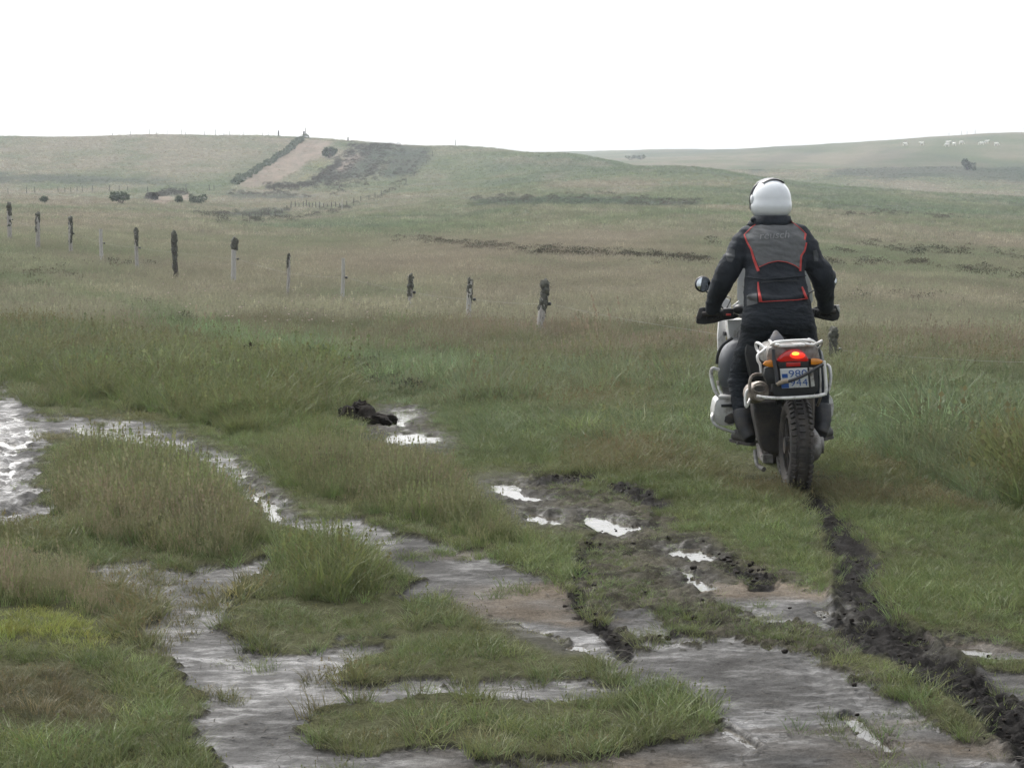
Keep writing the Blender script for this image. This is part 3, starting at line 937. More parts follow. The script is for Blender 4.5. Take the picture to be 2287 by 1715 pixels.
# --- near ground, 5 to 30 m
x, y = candidates(4.6, 30.5, 520, math.radians(21.5))
z = terrain(x, y)
px, py = project(x, y, z)
keep = (px > -800) & (px < 3000)
x, y, z, px, py = x[keep], y[keep], z[keep], px[keep], py[keep]
silt, peat, mixed, pud, rut, rib, ridge = near_masks(px, py, x, y)
rr = np.hypot(x, y)
wob = 50 * fbm(x / 0.16, y / 0.16, 4, 201, 0.65) + 30 * fbm(x / 0.5, y / 0.5, 2, 205)
edge = 893 + 40 * fbm(x / 1.3, y / 1.3, 4, 207) + 6 * rng.normal(0, 1, len(x))
H = np.full(x.shape, 0.075); D = np.full(x.shape, 0.25); T = np.tile(np.array(GR), (len(x), 1)); dens = np.full(x.shape, 1.0)
kind = np.zeros(x.shape, int)          # 0 turf, 1 tall, 2 lush
# turf right of the bike is browner; the strip ahead of the tall grass is greener
n_ = fbm(x / 0.9, y / 0.9, 3, 211); n2_ = fbm(x / 2.6, y / 2.6, 2, 219)
T = T * (1 + 0.25 * n_[:, None])
bro = smooth(0.05, 0.6, n2_ + 0.5 * n_)
D = 0.2 + 0.6 * bro
T = T * (1 - 0.5 * bro[:, None]) + np.array(BR) * 0.5 * bro[:, None]
H = H * (1 + 0.5 * n2_ + 0.3 * n_)
grn = smooth(1050, 960, py) * smooth(850, 1000, px)
T = T * (1 - 0.6 * grn[:, None]) + np.array(LU) * 0.6 * grn[:, None]
H = H + 0.05 * grn
# beyond the track edge everything is tall
tallz = py < edge
jit = rng.normal(0, 1, len(x))
lush = tallz & (py > 785 + 45 * n_ + 45 * n2_ + 22 * jit) & (px > 820 + 120 * n_ + 90 * jit)
H = np.where(tallz, 0.25 + 0.07 * n2_ + 0.09 * n_, H); D = np.where(tallz, 0.36 + 0.3 * n2_, D); kind = np.where(tallz, 1, kind)
T = np.where(tallz[:, None], np.array(OL) * (1 + 0.2 * n_[:, None]), T)
kind = np.where(lush, 2, kind); H = np.where(lush, 0.22 + 0.14 * n_ + 0.06 * n2_, H); D = np.where(lush, 0.32 + 0.4 * np.clip(n2_ + 0.2, 0, 1), D)
T = np.where(lush[:, None], np.array(LU) * (1 + 0.3 * n_[:, None]), T)
cc_ = cover_colour(x, y, z)[0]
bl_ = (smooth(15, 26, rr) * tallz * ~lush)[:, None] * 0.8
base_ = np.array([0.142, 0.158, 0.090]) * (1 + 0.25 * n_[:, None])
T = T * (1 - bl_) + base_ * bl_
# green swath running along the left
dg, al_, si_ = sd_line(px, py, [(60, 640, 45), (250, 700, 50), (420, 740, 60), (560, 800, 70), (760, 830, 80), (1000, 850, 60)])
sw = (dg + 50 * n_ + 22 * jit < 0) & tallz
kind = np.where(sw, 2, kind); T = np.where(sw[:, None], 1.15 * np.array(LU) * (1 + 0.35 * n_[:, None]), T); D = np.where(sw, 0.2, D); H = np.where(sw, 0.24 + 0.08 * n_, H)
inst = np.zeros(x.shape, bool); EF = np.ones(x.shape)
for P, h, dr, tn in STANDS:
    P_ = np.array(P)
    bb = (px > P_[:, 0].min() - 60) & (px < P_[:, 0].max() + 60) & (py > P_[:, 1].min() - 40) & (py < P_[:, 1].max() + 40)
    i = np.nonzero(bb)[0]
    if not len(i): continue
    s = sd_poly(px[i], py[i], P) + wob[i] * 0.9
    ok = s < 0
    i = i[ok]; s = s[ok]
    edgef = smooth(0, 100, -s)
    H[i] = h * (0.88 if h > 0.15 else 0.70) * (0.45 + 0.55 * edgef) * (1 + 0.3 * n_[i]); D[i] = np.clip(0.85 * dr + 0.3 * n2_[i], 0, 1); EF[i] = edgef * (0.30 + 0.5 * smooth(-0.2, 0.3, fbm(x[i] / 0.2, y[i] / 0.2, 3, 261)) if h <= 0.101 and P[0][0] > 0 else 1.0)
    T[i] = np.array(tn) * (1 + 0.22 * n_[i][:, None])
    kind[i] = (1 if dr > 0.4 else 2) if h > 0.15 else 0
    inst[i] = True
qd = near_masks.q
bl_ = (smooth(16, 27, rr + 2.5 * n_ + 2 * jit) * (kind > 0) * ~sw)
T = T * (1 - 0.75 * bl_[:, None]) + base_ * 0.75 * bl_[:, None]; D = D * (1 - bl_) + (0.34 + 0.35 * n2_) * bl_
tr_ = smooth(0.55, 0.2, np.abs(x - 1.87)) * smooth(12.3, 12.8, y) * smooth(14.8, 14.0, y)
H = H * (1 - 0.7 * tr_)
H = H * np.where(qd < 130, 0.22 + 0.78 * smooth(10, 130, qd), 1)
kind = np.where((qd < 70) & (H < 0.15), 0, kind)
# open up bare ground
bare = np.clip(silt * np.where(inst, 0.80, 1.05), 0, 1)
prob = (1 - bare) * (1 - 0.97 * np.clip(peat * np.where(inst, 0.3, 1), 0, 1)) * (1 - np.clip(pud * 1.05, 0, 0.93)) * (1 - 0.30 * mixed * (~inst)) * (1 - rut)
bald = smooth(0.25, 0.55, fbm(x / 0.35, y / 0.35, 3, 231)) * (kind == 0) * 0.4
prob = prob * (1 - bald) * (0.25 + 0.75 * smooth(0.0, 0.45, EF))
prob = np.where(kind == 1, prob * np.where(rr > 17, 0.42, 0.72), prob)
prob = np.where(kind == 2, prob * np.where(rr > 17, 0.42, 0.70), prob)
stray = (0.16 * silt + 0.3 * smooth(0.05, 0.4, silt) * smooth(0.98, 0.6, silt)) * smooth(0.08, 0.42, fbm(x / 0.30, y / 0.30, 3, 241)) * 3.4 * (1 - pud) * (1 - rut)
H = np.where((silt > 0.6) & ~inst, 0.06, H); kind = np.where((silt > 0.6) & ~inst, 0, kind)
prob = np.maximum(prob, stray)
u = rng.uniform(0, 1, len(x))
sel = u < prob
H = np.where(mixed * (~inst) > 0.4, H * 0.7, H)
zz = z + smooth(24, 14, rr) * near_ground_z(x, y, silt, peat, mixed)
for kd, nm, pr, lb in ((0, "turf", P_turf, "short trampled turf around the muddy track"),
                       (1, "tall_grass", P_tall, "tall wispy grass with brown and pink seed heads beside the track"),
                       (2, "lush_grass", P_lush, "lush green grass along the edge of the track")):
    i = np.nonzero(sel & (kind == kd))[0]
    h = H[i] * np.exp(rng.normal(-0.06, 0.26, len(i)))
    wd = np.maximum(h, 0.05) if kd == 0 else h
    tint = T[i] * np.exp(rng.normal(0, 0.24, (len(i), 1))) * rng.uniform(0.9, 1.1, (len(i), 3))
    scatter(nm, pr, np.stack([x[i], y[i], zz[i] - 0.012], 1), np.stack([wd, wd, h], 1), rots(len(i)), tint, np.clip(D[i] * rng.uniform(0.5, 1.5, len(i)), 0, 1), lb)

# --- middle ground and hills
def far_grass(nm, r0, r1, dens, protos, h0, lb, fade=None):
    x, y = candidates(r0, r1, dens, math.radians(21.0))
    z = terrain(x, y)
    c, px, py, dr, sc = cover_colour(x, y, z)
    keep = (px > -760) & (px < 3000) & (rng.uniform(0, 1, len(x)) > sc * 0.95)
    x, y, z, c, dr, px, py = x[keep], y[keep], z[keep], c[keep], dr[keep], px[keep], py[keep]
    rr = np.hypot(x, y)
    if fade: 
        k = rng.uniform(0, 1, len(x)) < np.clip(fade(rr), 0, 1)
        x, y, z, c, dr, rr, px, py = x[k], y[k], z[k], c[k], dr[k], rr[k], px[k], py[k]
    band = fbm(x / 16, y / 40, 3, 51) * smooth(25, 60, rr) * 0.7 + fbm(x / 60, y / 150, 3, 61) * smooth(60, 200, rr) * 0.9
    n = fbm(x / 2.2, y / 3.0, 3, 303)
    h = h0 * (1 + 0.3 * n) * rng.uniform(0.7, 1.25, len(x)) * (1 - 0.3 * dr)
    tint = 1.7 * c * (1 + 0.35 * n[:, None]) * np.exp(rng.normal(0, 0.2, (len(x), 1)))
    dg, al_, si_ = sd_line(px, py, [(-200, 620, 20), (60, 640, 25), (250, 690, 30), (420, 735, 40)])
    swt = smooth(20, -20, dg + 30 * n)[:, None]
    tint = tint * (1 - 0.6 * swt) + np.array(LU) * 0.6 * swt
    dry = np.clip((0.45 + 0.5 * band) * (1 - dr) * (1 - 0.6 * swt[:, 0]) * rng.uniform(0.5, 1.5, len(x)), 0, 1)
    scatter(nm, protos, np.stack([x, y, z - 0.02], 1), np.stack([h, h, h], 1), rots(len(x)), tint, dry, lb)

far_grass("moor_grass", 30, 115, 34, P_far, 0.31, "pinkish brown moor grass spreading beyond the fence", lambda r: 1.15 - r / 150)
far_grass("hill_grass", 110, 330, 2.6, P_dist, 0.36, "pale grass on the lower slopes of the far hill", lambda r: 1.3 - r / 330)
far_grass("hilltop_grass", 280, 640, 0.55, P_dist, 0.40, "pale grass on the top of the far hill", lambda r: (r - 270) / 110 - np.clip((r - 450) / 260, 0, 1))

# --- heather: dark low clumps in bands
HB = [  # polylines as seen (px, py, spread px, clumps per 100 px, size m)
    ([(870, 538), (1000, 545), (1130, 562), (1250, 570), (1400, 580), (1580, 592)], 5, 110, 0.30),
    ([(1560, 545), (1800, 552), (2000, 562), (2287, 578)], 8, 12, 0.40),
    ([(1850, 590), (2000, 600), (2287, 622)], 10, 12, 0.38),
    ([(1900, 665), (2050, 672), (2150, 682), (2260, 690)], 10, 10, 0.28),
    ([(1850, 480), (2000, 478), (2150, 490)], 5, 10, 0.5),
    ([(1060, 745), (1150, 748)], 6, 16, 0.22),
    ([(270, 700), (380, 715), (420, 722)], 10, 16, 0.25),
    ([(20, 625), (110, 620), (200, 610), (330, 605)], 16, 12, 0.28),
    ([(460, 805), (560, 820), (720, 815), (900, 860)], 18, 9, 0.20),
    ([(550, 495), (660, 488), (760, 470), (850, 440), (880, 420), (930, 385), (960, 352)], 3, 22, 0.55),
    ([(500, 432), (640, 434), (700, 442)], 3, 16, 0.6),
    ([(450, 482), (560, 480), (640, 476)], 5, 22, 0.6),
    ([(1050, 448), (1300, 444), (1560, 455)], 5, 12, 0.6),
    ([(600, 420), (650, 420), (700, 412), (722, 395), (760, 365), (790, 338)], 4, 110, 0.8),
    ([(720, 410), (800, 402), (840, 380), (860, 350), (880, 330)], 10, 120, 0.7),
    ([(780, 335), (880, 325)], 6, 110, 0.8),
    ([(740, 405), (780, 375), (815, 345), (835, 325)], 3, 70, 0.7),
    ([(895, 400), (925, 372), (950, 340)], 2, 50, 0.5),
    ([(880, 395), (915, 360), (945, 335)], 3, 30, 0.6),
    ([(330, 452), (345, 440), (380, 434), (420, 434)], 2, 50, 0.9),
]
hp, hsz = [], []
for L, sp, dn, sz in HB:
    L = np.array(L, float)
    seg = np.hypot(*np.diff(L, axis=0).T); tot = seg.sum()
    n = int(tot / 100 * dn)
    cum = np.concatenate([[0], np.cumsum(seg)])
    for s in rng.uniform(0, tot, n):
        q = np.array([np.interp(s, cum, L[:, 0]), np.interp(s, cum, L[:, 1])]) + rng.normal(0, 1, 2) * np.array([sp * 1.5, sp])
        hp.append(at(q[0], q[1])); hsz.append(sz * rng.uniform(0.5, 1.2))
hp = np.array([tuple(p) for p in hp]); hsz = np.array(hsz)
scatter("heather", P_heath, hp - np.array([0, 0, 0.02]), np.stack([hsz * 1.2, hsz * 1.2, hsz], 1), rots(len(hp), 0.1),
        np.array([0.062, 0.070, 0.044]) * (1 - 0.3 * smooth(250, 350, hp[:, 1]))[:, None] * rng.uniform(0.7, 1.3, (len(hp), 1)), rng.uniform(0.1, 0.9, len(hp)),
        "dark heather growing in low bands across the moor", "heather")

# ------------------------------------------------------------------ haze
hz_m, t, out = mat_new("thin_haze")
pv = t.nodes.new("ShaderNodeVolumePrincipled")
pv.inputs['Color'].default_value = (0.86, 0.93, 1.0, 1)
pv.inputs['Density'].default_value = 0.0003
pv.inputs['Anisotropy'].default_value = 0.2
t.links.new(pv.outputs[0], out.inputs['Volume'])
hz = MB().box((0, 0, 30), (8400, 8400, 150)).build("haze", hz_m)
hz["kind"] = "stuff"
hz["label"] = "thin damp haze over the whole moor"

# ------------------------------------------------------------------ fence along the track
M_wood_grey = pm("weathered_wood", (0.36, 0.34, 0.31), 0.85, var=0.35, scale=14, bump=0.8, bscale=40, stretch=(6, 6, 0.7))
M_wood_pale = pm("bleached_wood", (0.42, 0.405, 0.375), 0.85, var=0.25, scale=14, bump=0.8, bscale=40, stretch=(6, 6, 0.7))
M_wood_dark = pm("damp_dark_wood", (0.060, 0.054, 0.046), 0.9, var=0.4, scale=14, bump=0.8, bscale=40, stretch=(6, 6, 0.8))
M_lichen = pm("dark_lichen", (0.090, 0.090, 0.074), 0.95, var=0.5, scale=30)
M_insul = pm("black_insulator", (0.015, 0.015, 0.015), 0.4)
M_wire = pm("galvanised_wire", (0.36, 0.36, 0.35), 0.6, metal=0.2)

def post_mesh(base, h, r0, r1, lean, seed, knob=0.25):
    g = np.random.default_rng(seed)
    rings = []
    n, m = 9, 14
    ph = g.uniform(0, 6.28, 4)
    for i in range(m + 1):
        t = i / m
        zz = -0.35 + (h + 0.35) * t
        c = Vector((base.x + lean[0] * max(0, zz) + 0.012 * math.sin(5 * t + ph[0]), base.y + lean[1] * max(0, zz) + 0.01 * math.sin(7 * t + ph[1]), base.z + zz))
        r = r0 + (r1 - r0) * t
        rings.append([c + Vector((math.cos(2 * math.pi * k / n), math.sin(2 * math.pi * k / n), 0)) * r * (1 + knob * (0.5 * math.sin(3 * 2 * math.pi * k / n + ph[2] + 4 * t) * 0.5 + g.normal(0, 0.12))) for k in range(n)])
    return rings

def tufts(centres, n, size, seed):
    """ragged little flakes of lichen"""
    g = np.random.default_rng(seed)
    mb = MB()
    for k in range(n):
        c, r = centres[g.integers(0, len(centres))]
        d = Vector(g.normal(0, 1, 3)); d.normalize()
        p = c + Vector((d.x * r[0], d.y * r[1], d.z * r[2])) * g.uniform(0.55, 1.05)
        u = d.cross(Vector(g.normal(0, 1, 3))); u.normalize(); w = d.cross(u)
        s = size * g.uniform(0.5, 1.4)
        a = (d * 0.8 + u * 0.6).normalized()
        mb.add([p - w * s * 0.5, p + w * s * 0.5, p + a * s + w * s * 0.25, p + a * s * 1.2 - w * s * 0.3], [[0, 1, 2, 3]])
        mb.add([p - u * s * 0.5, p + u * s * 0.4, p + d * s * 0.9 + u * s * 0.3], [[0, 1, 2]])
    return mb

def lump_mesh(c, r, seed, n=14, m=9, rough=0.35):
    v, f = [], []
    for i in range(m + 1):
        th = math.pi * i / m
        for j in range(n):
            ph = 2 * math.pi * j / n
            d = np.array([math.sin(th) * math.cos(ph), math.sin(th) * math.sin(ph), math.cos(th)])
            k = 1 + rough * float(fbm(np.array([d[0] * 2.1 + seed * 3.1]), np.array([d[1] * 2.1 + d[2] * 1.7]), 3, seed)[0])
            v.append(Vector((c[0] + d[0] * r[0] * k, c[1] + d[1] * r[1] * k, c[2] + d[2] * r[2] * k)))
    for i in range(m):
        for j in range(n):
            f.append([i * n + j, (i + 1) * n + j, (i + 1) * n + (j + 1) % n, i * n + (j + 1) % n])
    return v, f

POSTS = [  # px, top row, ground row, dark (covered) fraction from the top, bushy head, half width px, lean (top - base) px, label
    (22, 458, 545, 0.70, 0.5, 5.0, 2, "dark lichen-covered fence post at the picture edge, first of the row"),
    (85, 480, 562, 0.60, 0.4, 5.0, 0, "fence post second from the left edge, dark above a pale foot"),
    (159, 490, 575, 0.75, 0.5, 4.5, 2, "slim dark fence post third from the left edge with a thicker head"),
    (227, 512, 595, 0.05, 0.0, 4.5, 0, "thin pale bleached fence post with one dark knot, fourth from the left edge"),
    (306, 518, 612, 0.48, 0.7, 4.5, -2, "fence post with thick dark head and thin pale stem, fifth from the left edge"),
    (391, 522, 632, 0.85, 0.8, 5.5, -2, "fence post shaggy with dark lichen almost to its foot"),
    (523, 538, 645, 0.30, 1.0, 6.0, 5, "bleached white fence post with a big dark club-shaped head"),
    (644, 573, 672, 0.45, 0.2, 4.0, 3, "thin grey fence post, very slim, between the club-headed post and the pale one"),
    (766, 577, 690, 0.04, 0.0, 4.5, 2, "thin pale grey fence post without lichen left of the three rightmost posts"),
    (916, 618, 710, 0.62, 0.7, 5.5, 5, "leaning fence post with dark ragged head, third from the tall thick post"),
    (1049, 628, 735, 0.50, 0.6, 6.0, 3, "fence post dark above and pale below, next to the thick post"),
    (1212, 632, 768, 0.62, 0.7, 9.0, 14, "thick mossy fence post leaning right, nearest before the rider"),
    (1860, 735, 838, 0.90, 0.8, 9.0, 4, "short stubby lichen-grown fence post right behind the rider"),
]
post_tops = []
for k, (px, top, gr, dark, bush, hw, ln, lb) in enumerate(POSTS):
    b = at(px - ln * 0.6, gr)
    y0 = b.y
    sc_ = FPX / y0
    h = (gr - top) / sc_
    r = hw / sc_
    lean = (ln / (gr - top), 0.02 * math.sin(k * 2.1))
    root = empty("fence_post", b)
    tag(root, lb, "fence post", "wooden posts of the fence beside the track")
    M = M_wood_dark if dark > 0.8 else (M_wood_pale if dark < 0.1 or k in (6, 10) else M_wood_grey)
    MB().ring_loft(post_mesh(b, h, r * 1.1, r * 0.85, lean, 900 + k)).build("shaft", M, root, sharp=60)
    def on(t, ox=0, oy=0):
        return Vector((b.x + lean[0] * h * t + ox, b.y + lean[1] * h * t + oy, b.z + h * t))
    if dark > 0.1:
        cs = []
        steps = max(2, int(dark * 10))
        for i in range(steps):
            t = 1 - dark * i / steps
            w = 1.10 + (bush * 0.55 if i < steps * 0.4 else 0.25 * bush * random.random())
            cs.append((on(t - 0.02), (r * w, r * w, h * dark / steps * 0.9)))
        MB().add([], [])
        # bark sleeve plus flakes
        sl = tufts(cs, int(80 + 140 * dark), 0.012, 930 + k)
        for i in range(len(cs) - 1):
            wv = random.uniform(0.92, 1.12) + (0.26 * bush if i < steps * 0.4 else 0)
            sl.add(*lump_mesh(cs[i][0] + Vector((random.uniform(-.15, .15) * r, 0, 0)), (r * wv, r * wv, h * dark / steps * 0.95), 60 + i + 7 * k, 9, 7, 0.6))
        lo = sl.build("lichen", M_lichen, root, sharp=60); lo["kind"] = "stuff"
    if k not in (1, 5, 7):
        wz = 0.62 if k < 11 else (0.66 if k == 11 else 0.55)
        c = on(wz, r * 1.1 + 0.03, -0.01)
        MB().tube([on(wz, r * 0.7), c], 0.008, 8).ell(c, (0.030, 0.030, 0.028), 10, 8).build("insulator", M_insul, root)
        post_tops.append(c)
    else:
        post_tops.append(on(0.62, r))
# the wire runs from post to post and on past the picture edge
ends = [post_tops[0] + Vector((-5, 6, 0.4))] + post_tops[:-1]
hid = (post_tops[-2] + post_tops[-1]) / 2
pts = ends + [W(1560, 739, (post_tops[-2].y + post_tops[-1].y) / 2), post_tops[-1], W(2300, 809, 21.0), W(2700, 842, 19.5)]
wp = []
for a, b in zip(pts[:-1], pts[1:]):
    for s in range(8):
        t = s / 8
        wp.append(a.lerp(b, t) - Vector((0, 0, 0.10 * t * (1 - t))))
wp.append(pts[-1])
w = MB().tube(wp, 0.0013, 5, 1).build("fence_wire", M_wire, origin=wp[0])
tag(w, "thin single wire strung along the row of fence posts", "wire")

# ------------------------------------------------------------------ far fences
def small_post(px, gr, hpx, seed, label, group, thick=1.0, mat=None):
    b = at(px, gr)
    h = hpx * b.y / FPX
    r = 0.07 * thick * (b.y / 300) ** 0.5
    o = MB().ring_loft(post_mesh(b, h, r, r * 0.8, (random.uniform(-0.06, 0.06), 0), seed)).build("far_fence_post", mat or M_wood_dark, origin=b)
    tag(o, label, "fence post", group)

_fx = [(542, 492), (556, 491), (570, 490), (584, 488), (600, 487), (615, 484), (630, 478), (641, 470), (650, 466), (660, 464), (668, 463), (677, 463), (684, 463), (691, 464), (698, 464), (706, 465), (714, 466), (722, 466), (731, 467), (740, 467), (750, 466), (759, 465), (775, 462), (790, 458), (806, 452), (824, 447), (838, 443), (852, 437), (870, 428), (892, 420), (907, 410), (925, 395), (940, 380), (952, 366), (966, 350)]
for k, (a, b) in enumerate(_fx):
    small_post(a, b, 13 + 3 * math.sin(k * 1.7) - (4 if k > 26 else 0), 1100 + k, "dark post of the distant fence climbing towards the bare hill strip", "posts of the distant fence climbing the hill")
small_post(764, 470, 26, 1190, "tall pale pole standing in the distant hill fence", None, 0.8, M_wood_grey)
for k, a in enumerate([18, 60, 78, 130, 145, 158, 172, 184, 206, 244, 266, 285, 330, 378, 416, 468, 478]):
    small_post(a, 437 - 0.025 * a * (1 if a < 300 else 0.6) - 3, 13 + 2 * math.sin(k), 1200 + k, "dark post of the far field fence below the left hill", "posts of the field fence below the left hill")
def crest(px):
    u = (px - CX) / FPX
    yy = np.exp(np.linspace(math.log(350), math.log(1300), 1500))
    z = terrain(u * yy, yy)
    a, b = project(u * yy, yy, z)
    i = int(np.argmin(b))
    return Vector((u * yy[i], yy[i], float(z[i])))
for k, a in enumerate([258, 298, 340, 356, 379, 412, 420, 462, 486, 505, 518, 548, 591, 605, 1018]):
    b = crest(a)
    h = (8 + 3 * (k % 3)) * b.y / FPX
    o = MB().ring_loft(post_mesh(b, h, 0.10, 0.08, (random.uniform(-0.08, 0.08), 0), 1300 + k)).build("ridge_fence_post", M_wood_dark, origin=b)
    tag(o, "small post on the skyline of the left hill", "fence post", "posts along the left skyline")
for k, (a, hh, r, lb) in enumerate([(626, 13, 0.28, "stout short post on the skyline left of the gate posts"), (682, 14, 0.34, "stout dark gate post on the skyline at the top of the bare strip"), (686, 22, 0.13, "tall thin pole beside the gate post on the skyline"), (780, 8, 0.22, "short stub post on the skyline right of the bare strip")]):
    b = crest(a)
    h = hh * b.y / FPX
    o = MB().ring_loft(post_mesh(b, h, r, r * 0.85, (0.01, 0), 1330 + k)).build("gate_post", M_wood_dark, origin=b)
    tag(o, lb, "post")
for k, a in enumerate([2112, 2140, 2152, 2170]):
    b = crest(a)
    h = (7 + 2 * (k % 2)) * b.y / FPX
    o = MB().ring_loft(post_mesh(b, h, 0.11, 0.09, (0, 0), 1350 + k)).build("ridge_fence_post", M_wood_dark, origin=b)
    tag(o, "small post on the skyline of the right hill above the cattle", "fence post", "posts along the right skyline")

# ------------------------------------------------------------------ bushes
def leaf_mat(name, c):
    m, t, out = mat_new(name)
    d = t.nodes.new("ShaderNodeBsdfPrincipled"); tr = t.nodes.new("ShaderNodeBsdfTranslucent"); ms = t.nodes.new("ShaderNodeMixShader")
    g = t.nodes.new("ShaderNodeNewGeometry"); r = t.nodes.new("ShaderNodeValToRGB")
    r.color_ramp.elements[0].color = (*np.array(c) * 0.6, 1); r.color_ramp.elements[1].color = (*np.array(c) * 1.5, 1)
    t.links.new(g.outputs['Random Per Island'], r.inputs[0])
    t.links.new(r.outputs[0], d.inputs['Base Color']); t.links.new(r.outputs[0], tr.inputs['Color'])
    d.inputs['Roughness'].default_value = 0.7; d.inputs['Specular IOR Level'].default_value = 0.2
    ms.inputs[0].default_value = 0.2
    t.links.new(d.outputs[0], ms.inputs[1]); t.links.new(tr.outputs[0], ms.inputs[2]); t.links.new(ms.outputs[0], out.inputs['Surface'])
    return m
M_leaf_dark = leaf_mat("dark_bush_leaves", (0.085, 0.110, 0.065))
M_leaf_brown = leaf_mat("heather_bush_leaves", (0.042, 0.036, 0.022))
M_twig = pm("bush_twigs", (0.05, 0.04, 0.03), 0.9)
def bush(px, gr, wpx, hpx, seed, label, mat=M_leaf_dark, n=420, lobes=5, name="bush", group=None):
    b = at(px, gr)
    s = b.y / FPX
    w, h = wpx * s / 2 * 1.15, hpx * s * 0.9
    g = np.random.default_rng(seed)
    root = empty(name, b)
    tag(root, label, "bush", group)
    cs = []
    tw = MB()
    for i in range(lobes):
        c = b + Vector((g.uniform(-0.65, 0.65) * w, g.uniform(-0.5, 0.5) * w, h * g.uniform(0.3, 0.72)))
        rr = (w * g.uniform(0.22, 0.5), w * g.uniform(0.22, 0.5), h * g.uniform(0.16, 0.38))
        cs.append((c, rr))
        tw.tube([b + Vector((g.normal(0, 0.08) * w, 0, -0.05)), b.lerp(c, 0.5) + Vector((g.normal(0, 0.1) * w, 0, 0)), c], [h * 0.035, h * 0.025, h * 0.01], 6, 3)
    tw.build("stem", M_twig, root)
    tufts(cs, n, max(h * 0.13, 0.03), seed + 1).build("crown", mat, root, sharp=180)
bush(2160, 380, 30, 26, 2001, "lone dark bush on the slope below the grazing cattle")
bush(1408, 358, 26, 12, 2002, "small dark bush on the far ridge, left of its neighbour", n=300)
bush(1432, 357, 20, 13, 2003, "small dark bush on the far ridge, right of its neighbour", n=300)
bush(100, 456, 24, 20, 2004, "small pointed bush standing alone near the left field fence")
bush(272, 456, 44, 30, 2005, "bush at the left end of the row by the small soil scar")
bush(330, 448, 46, 22, 2006, "low wide bush in the middle of the row left of the soil scar", mat=M_leaf_brown)
bush(395, 456, 34, 22, 2007, "round bush just right of the small soil scar")
bush(442, 456, 44, 24, 2008, "wide bush at the right end of the row by the soil scar")
bush(566, 826, 46, 66, 2009, "dark brown heather bush in the green grass swath", mat=M_leaf_brown, n=700, lobes=7)
bush(706, 815, 50, 52, 2010, "low dark bush right of the brown heather bush", n=600)
bush(735, 352, 26, 30, 2011, "dark bush at the top of the bare hill strip")
bush(905, 850, 44, 26, 2012, "low dark bush beside the lush grass left of the puddles", n=500)
# the hedge bank that edges the bare strip: one continuous bank of scrub
hb = []
for (a0, b0), (a1, b1) in zip([(522, 412), (560, 390), (600, 366), (635, 345), (660, 322)], [(560, 390), (600, 366), (635, 345), (660, 322), (684, 308)]):
    for s in range(6):
        t = s / 6
        p = at(a0 + (a1 - a0) * t, b0 + (b1 - b0) * t)
        hb.append((p + Vector((random.uniform(-.4, .4), 0, 0.5)), (1.0 + random.uniform(-.4, .5), 2.0, 0.6 + random.uniform(-.2, .35))))
hd = tufts(hb, 3600, 0.30, 2100).build("hedge", M_leaf_dark, origin=hb[0][0], sharp=180)
tag(hd, "dark hedge bank edging the bare strip up the left hill", "hedge")

# ------------------------------------------------------------------ cattle on the right hill
M_cow = pm("cream_hide", (0.80, 0.78, 0.72), 0.8, var=0.12, scale=3)
def cow_mesh(graze):
    """side-on cow, nose towards +x, 2.3 m long"""
    mb = MB()
    def ring(xc, zc, ry, rz, n=12):
        return [Vector((xc, ry * math.cos(2 * math.pi * k / n), zc + rz * math.sin(2 * math.pi * k / n))) for k in range(n)]
    mb.ring_loft([ring(-0.86, 1.12, 0.12, 0.16), ring(-0.78, 1.08, 0.26, 0.30), ring(-0.5, 1.03, 0.31, 0.37), ring(-0.1, 0.98, 0.35, 0.40), ring(0.35, 0.98, 0.31, 0.42), ring(0.62, 1.03, 0.25, 0.37), ring(0.78, 1.08, 0.14, 0.24)])
    if graze: nk = [(0.66, 1.12), (0.95, 0.95), (1.16, 0.62), (1.26, 0.36), (1.30, 0.16)]
    else: nk = [(0.62, 1.14), (0.88, 1.34), (1.08, 1.42), (1.28, 1.30), (1.42, 1.18)]
    rad = [0.23, 0.18, 0.14, 0.125, 0.08]
    mb.tube([(a, 0, b) for a, b in nk], rad, 10, 4)
    e = nk[2]
    for s in (-1, 1):
        mb.ell((e[0] - 0.02, s * 0.2, e[1] + 0.05), (0.04, 0.11, 0.05), 8, 6)
        for xx, hind in ((-0.66, 1), (0.52, 0)):
            if hind: mb.tube([(xx, s * 0.18, 0.98), (xx + 0.10, s * 0.19, 0.66), (xx - 0.10, s * 0.18, 0.46), (xx - 0.05, s * 0.18, 0.0)], [0.17, 0.11, 0.07, 0.06], 8, 3)
            else: mb.tube([(xx, s * 0.17, 0.9), (xx + 0.02, s * 0.17, 0.45), (xx + 0.03, s * 0.17, 0.0)], [0.13, 0.075, 0.06], 8, 3)
    mb.tube([(-0.84, 0, 1.18), (-0.93, 0, 0.9), (-0.92, 0, 0.5)], [0.04, 0.03, 0.04], 6, 3)
    return mb
def make_cow(px, py, ang, graze, scale, label):
    b = at(px, py)
    mb = cow_mesh(graze)
    R = Matrix.Rotation(ang, 3, 'Z') * scale
    mb.v = [b + R @ p for p in mb.v]
    o = mb.build("cow", M_cow, origin=b, sharp=180)
    tag(o, label, "cow", "pale cattle grazing on the right hill")
ords = ["first from the left, standing apart", "second from the left", "third from the left, upper of a close pair", "fourth from the left, lower of a close pair", "fifth from the left, just right of the close pair", "sixth from the left", "seventh from the left, lower of the right pair", "eighth from the left, upper of the right pair", "last on the right"]
